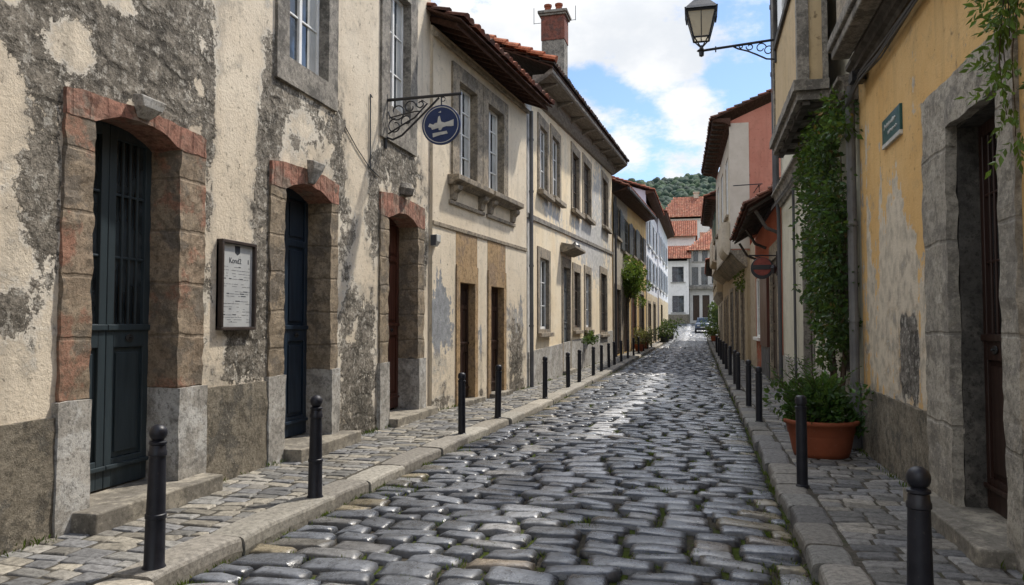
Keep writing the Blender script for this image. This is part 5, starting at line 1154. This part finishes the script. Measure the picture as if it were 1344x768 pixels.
fl = [(-3.62, 47.5, .62, 'pinkish flowering bush by the last yellow house doorway', (.14, .10, .06)), (-3.62, 52.5, .5, 'pale flowering bush at the corner of the yellow house', (.20, .20, .15))]
for x, y, r, lab, c in fl:
    cs = [(RND.gauss(0, .22), RND.gauss(0, .45), .75 + RND.gauss(0, .22), r * .5) for _ in range(16)]
    bush('potted_bush', (x, y, float(g(y))), cs, 60, .13, c, lab, 'potted plant', (.3, .42, 0, 'terracotta'), None, 'potted bushes before the yellow house')
for x, y, lab in ((-3.05, 70, 'dark potted shrub before the tall white house, taller one'), (-2.9, 78, 'dark potted shrub beside the last bluish house, lower one')):
    cs = [(RND.gauss(0, .35), RND.gauss(0, .6), 1.1 + RND.gauss(0, .35), .35) for _ in range(16)]
    bush('potted_shrub', (x, y, float(g(y))), cs, 50, .2, (.018, .04, .016), lab, 'potted plant', (.45, .6, 0, 'pipe_dark'), None, 'dark potted shrubs at the street bend')
cs = [(RND.gauss(0, .42), RND.gauss(0, .8), 2.3 + RND.gauss(0, .75), .5) for _ in range(46)]
bush('hedge_bush', (2.15, 84, float(g(84))), cs, 85, .22, (.020, .045, .016), 'tall dark green bush beside the parked car', 'bush', None, [((0, 0, 0), (0, 0, 2.2)), ((.2, .3, 0), (.3, .5, 2.1))])
cs = [(RND.gauss(0, .28), RND.gauss(0, .4), .8 + RND.gauss(0, .25), .3) for _ in range(14)]
bush('potted_bush', (1.35, 74, float(g(74))), cs, 60, .16, (.12, .17, .025), 'low yellow green bush in a pot below the tall dark bush', 'potted plant', (.35, .5, 0, 'terracotta'))
cs = [(RND.gauss(0, .14), RND.gauss(0, .3), 3.9 + RND.gauss(0, .45), .22) for _ in range(12)]
bush('wall_creeper', (1.98, 35.6, 0), cs, 50, .12, (.09, .12, .025), 'yellowish creeper on the wall under the rounded cream base', 'creeper', None, [((.0, 0, .1), (.02, .1, 3.8))])

# ------------------------------------------------------------------ cars at the far bend
def car(loc, rz, col, label):
    t = empty('parked_car', loc, rz, label, 'car', 'cars at the far bend'); n = 9
    prof = [(-2.0, .42, .60, .78), (-1.95, .30, .86, .82), (-1.3, .24, .96, .86), (-.75, .24, 1.0, .87), (.0, .24, 1.0, .88), (.9, .24, 1.0, .88), (1.6, .26, .98, .86), (1.98, .32, .90, .82), (2.05, .42, .70, .76)]
    m = MB(); V = []
    for y, z0, z1, w in prof: V += [(-w, y, z0), (-w * 1.02, y, (z0 + z1) / 2), (-w * .95, y, z1 - .05), (-w * .85, y, z1), (w * .85, y, z1), (w * .95, y, z1 - .05), (w * 1.02, y, (z0 + z1) / 2), (w, y, z0)]
    m.add(V, [(i * 8 + k, i * 8 + (k + 1) % 8, i * 8 + 8 + (k + 1) % 8, i * 8 + 8 + k) for i in range(n - 1) for k in range(8)] + [tuple(range(8)), tuple(range(64, 72))])
    body = m.build('body', mat_paint('car_paint', col, tuple(x * .9 for x in col), .25, 2., spec=.6), t, True)
    cab = [(-1.0, .97, .76), (-.35, 1.42, .62), (.2, 1.48, .62), (1.1, 1.45, .60), (1.85, .97, .74)]; V = [p for y, z, w in cab for p in ((-w, y, z), (w, y, z))]; base = [(-.80, y, .96) for y, _, _ in cab] + [(.80, y, .96) for y, _, _ in cab]
    m = MB(); m.add([(-.62, -.36, 1.425), (.62, -.36, 1.425), (.62, .2, 1.485), (-.62, .2, 1.485), (.60, 1.1, 1.455), (-.60, 1.1, 1.455), (-.58, -.34, 1.40), (.58, -.34, 1.40), (.58, 1.1, 1.42), (-.58, 1.1, 1.42)], [(0, 1, 2, 3), (3, 2, 4, 5), (6, 7, 8, 9), (0, 1, 7, 6), (4, 5, 9, 8), (0, 3, 5, 9, 6), (1, 2, 4, 8, 7)]); m.build('roof', bpy.data.materials[body.data.materials[0].name], t)
    m = MB(); m.add([(-.74, -.98, .97), (.74, -.98, .97), (.60, -.37, 1.41), (-.60, -.37, 1.41)], [(0, 1, 2, 3)]); m.build('windscreen', M['glass'], t)
    m = MB(); m.add([(-.72, 1.83, .97), (.72, 1.83, .97), (.58, 1.11, 1.43), (-.58, 1.11, 1.43)], [(0, 1, 2, 3)]); m.build('rear_window', M['glass'], t)
    for s_ in (-1, 1):
        m = MB(); m.add([(s_ * .77, -.95, .97), (s_ * .60, -.36, 1.42), (s_ * .60, .2, 1.475), (s_ * .585, 1.1, 1.445), (s_ * .75, 1.8, .97)], [(0, 1, 2, 3, 4)]); m.build('side_window', M['glass'], t)
        m = MB(); m.box(s_ * .50 - .14, s_ * .50 + .14, -2.03, -1.93, .62, .76); m.build('headlight', M['enamel_white'], t, bev=.02)
        m = MB(); m.box(s_ * .62 - .1, s_ * .62 + .1, 1.98, 2.06, .66, .84); m.build('tail_light', mat_paint('tail_red', (.25, .01, .01)), t, bev=.02)
        m = MB(); m.box(s_ * .88 - .02 + s_ * .06, s_ * .88 + .02 + s_ * .12, -.75, -.62, .96, 1.08); m.build('wing_mirror', body.data.materials[0], t, bev=.02)
        for y in (-1.28, 1.25):
            m = MB(); m.add([], []); k = 20
            for (r0, a, b, nm) in ((.31, .70, .90, 'wheel'),):
                vs = [(s_ * x, y + r0 * math.cos(2 * math.pi * i / k), .31 + r0 * math.sin(2 * math.pi * i / k)) for x in (a, b) for i in range(k)]
                m.add(vs, [tuple(range(k)), tuple(range(k, 2 * k))] + [(i, (i + 1) % k, k + (i + 1) % k, k + i) for i in range(k)])
            wh = m.build('wheel', M['iron'], t, bev=.03); m = MB()
            vs = [(s_ * .905, y + .19 * math.cos(2 * math.pi * i / k), .31 + .19 * math.sin(2 * math.pi * i / k)) for i in range(k)]; m.add(vs, [tuple(range(k))]); m.build('rim', M['pipe'], wh)
    m = MB(); m.box(-.26, .26, -2.065, -2.03, .46, .57); m.build('number_plate', M['enamel_white'], t)
    m = MB(); m.box(-.74, .74, -2.05, -1.97, .30, .44); m.build('bumper', M['iron'], t, bev=.03)
    return t
CAR = car((.40, 100, float(zroad(.5, 100)) + .0), 0., (.045, .07, .12), 'small blue car with pale windscreen standing at the bend of the street')
car((2.9, 96, float(zroad(1.2, 96)) + .0), .15, (.5, .5, .5), 'light grey car half hidden behind the tall dark bush')

CAR.scale = (1.08, 1., 1.28)
# ------------------------------------------------------------------ sky, sun, camera
SAZ, SEL = 37., 56.
CLX, CLY = 5.2, 7.7
w = bpy.data.worlds.new('World'); sc.world = w; w.use_nodes = True; nt = w.node_tree; nt.nodes.clear()
class WT(NT):
    def __init__(s): s.t = nt
W = WT()
sky = W.n('TexSky', sky_type='NISHITA', sun_disc=False, sun_elevation=rad(SEL), sun_rotation=rad(SAZ), air_density=1.0, dust_density=.6, ozone_density=1.4)
dirv = W.n('TexCoord').outputs['Generated']; sx = W.n('SeparateXYZ', {0: dirv})
den = W.ma('ADD', W.ma('MAXIMUM', sx.outputs[2], 0.), .40)
pv = W.n('CombineXYZ', {0: W.ma('DIVIDE', sx.outputs[0], den), 1: W.ma('DIVIDE', sx.outputs[1], den), 2: .0}).outputs[0]
pv = W.n('Mapping', {0: pv, 1: (CLX, CLY, 1.7)}).outputs[0]
n1 = W.noise(pv, 2.0, 3, .5, .3); n2 = W.noise(pv, 6., 12, .62); n3 = W.noise(W.n('Mapping', {0: pv, 1: (7, 2.2, 5)}).outputs[0], 3.6, 8, .55)
mask = W.mr(W.ma('ADD', W.ma('ADD', n1, W.mr(sx.outputs[2], .02, .22, .10, 0.)), W.ma('MULTIPLY', W.ma('SUBTRACT', n2, .5), .50)), .45, .545)
cl = W.mix(W.mr(n3, .43, .62), (7.0, 7.05, 7.15), (5.6, 5.85, 6.2))
cl = W.n('Mix', {0: 1., 6: cl, 7: W.n('CombineXYZ', {k_: W.mr(sx.outputs[2], .36, .66, 1., 3.2) for k_ in range(3)}).outputs[0]}, data_type='RGBA', blend_type='MULTIPLY').outputs[2]  # clouds overhead, out of view, brightened to add fill light
skc = W.n('Mix', {0: 1., 6: sky.outputs[0], 7: (1.05, 1.15, 1.30, 1)}, data_type='RGBA', blend_type='MULTIPLY').outputs[2]
col = W.mix(mask, skc, cl)
bg = W.n('Background', {0: col, 1: .15}); ow = nt.nodes.new('ShaderNodeOutputWorld'); nt.links.new(bg.outputs[0], ow.inputs[0])
sd = Vector((math.sin(rad(SAZ)) * math.cos(rad(SEL)), math.cos(rad(SAZ)) * math.cos(rad(SEL)), math.sin(rad(SEL))))
L = bpy.data.lights.new('sun', 'SUN'); L.energy = 5.0; L.angle = rad(2.5); L.color = (1., .93, .83)
lo = bpy.data.objects.new('sun', L); COL.objects.link(lo); lo.rotation_euler = sd.to_track_quat('Z', 'Y').to_euler(); lo.location = (5, 5, 30)
cam = bpy.data.cameras.new('camera'); co = bpy.data.objects.new('camera', cam); COL.objects.link(co)
cam.sensor_width = 36.; cam.sensor_fit = 'HORIZONTAL'; cam.lens = 36. * 1000 / 1344; cam.clip_start = .05; cam.clip_end = 4000
co.location = (0, 0, 1.68); co.rotation_euler = (rad(90 + 2.348), 0, rad(13.809)); sc.camera = co
sc.render.engine = 'CYCLES'; sc.view_settings.view_transform = 'Standard'; sc.view_settings.look = 'None'; sc.view_settings.exposure = 0; sc.view_settings.gamma = 1
sc.cycles.use_denoising = True; sc.cycles.max_bounces = 6; sc.cycles.diffuse_bounces = 4; sc.cycles.glossy_bounces = 3; sc.cycles.transmission_bounces = 2
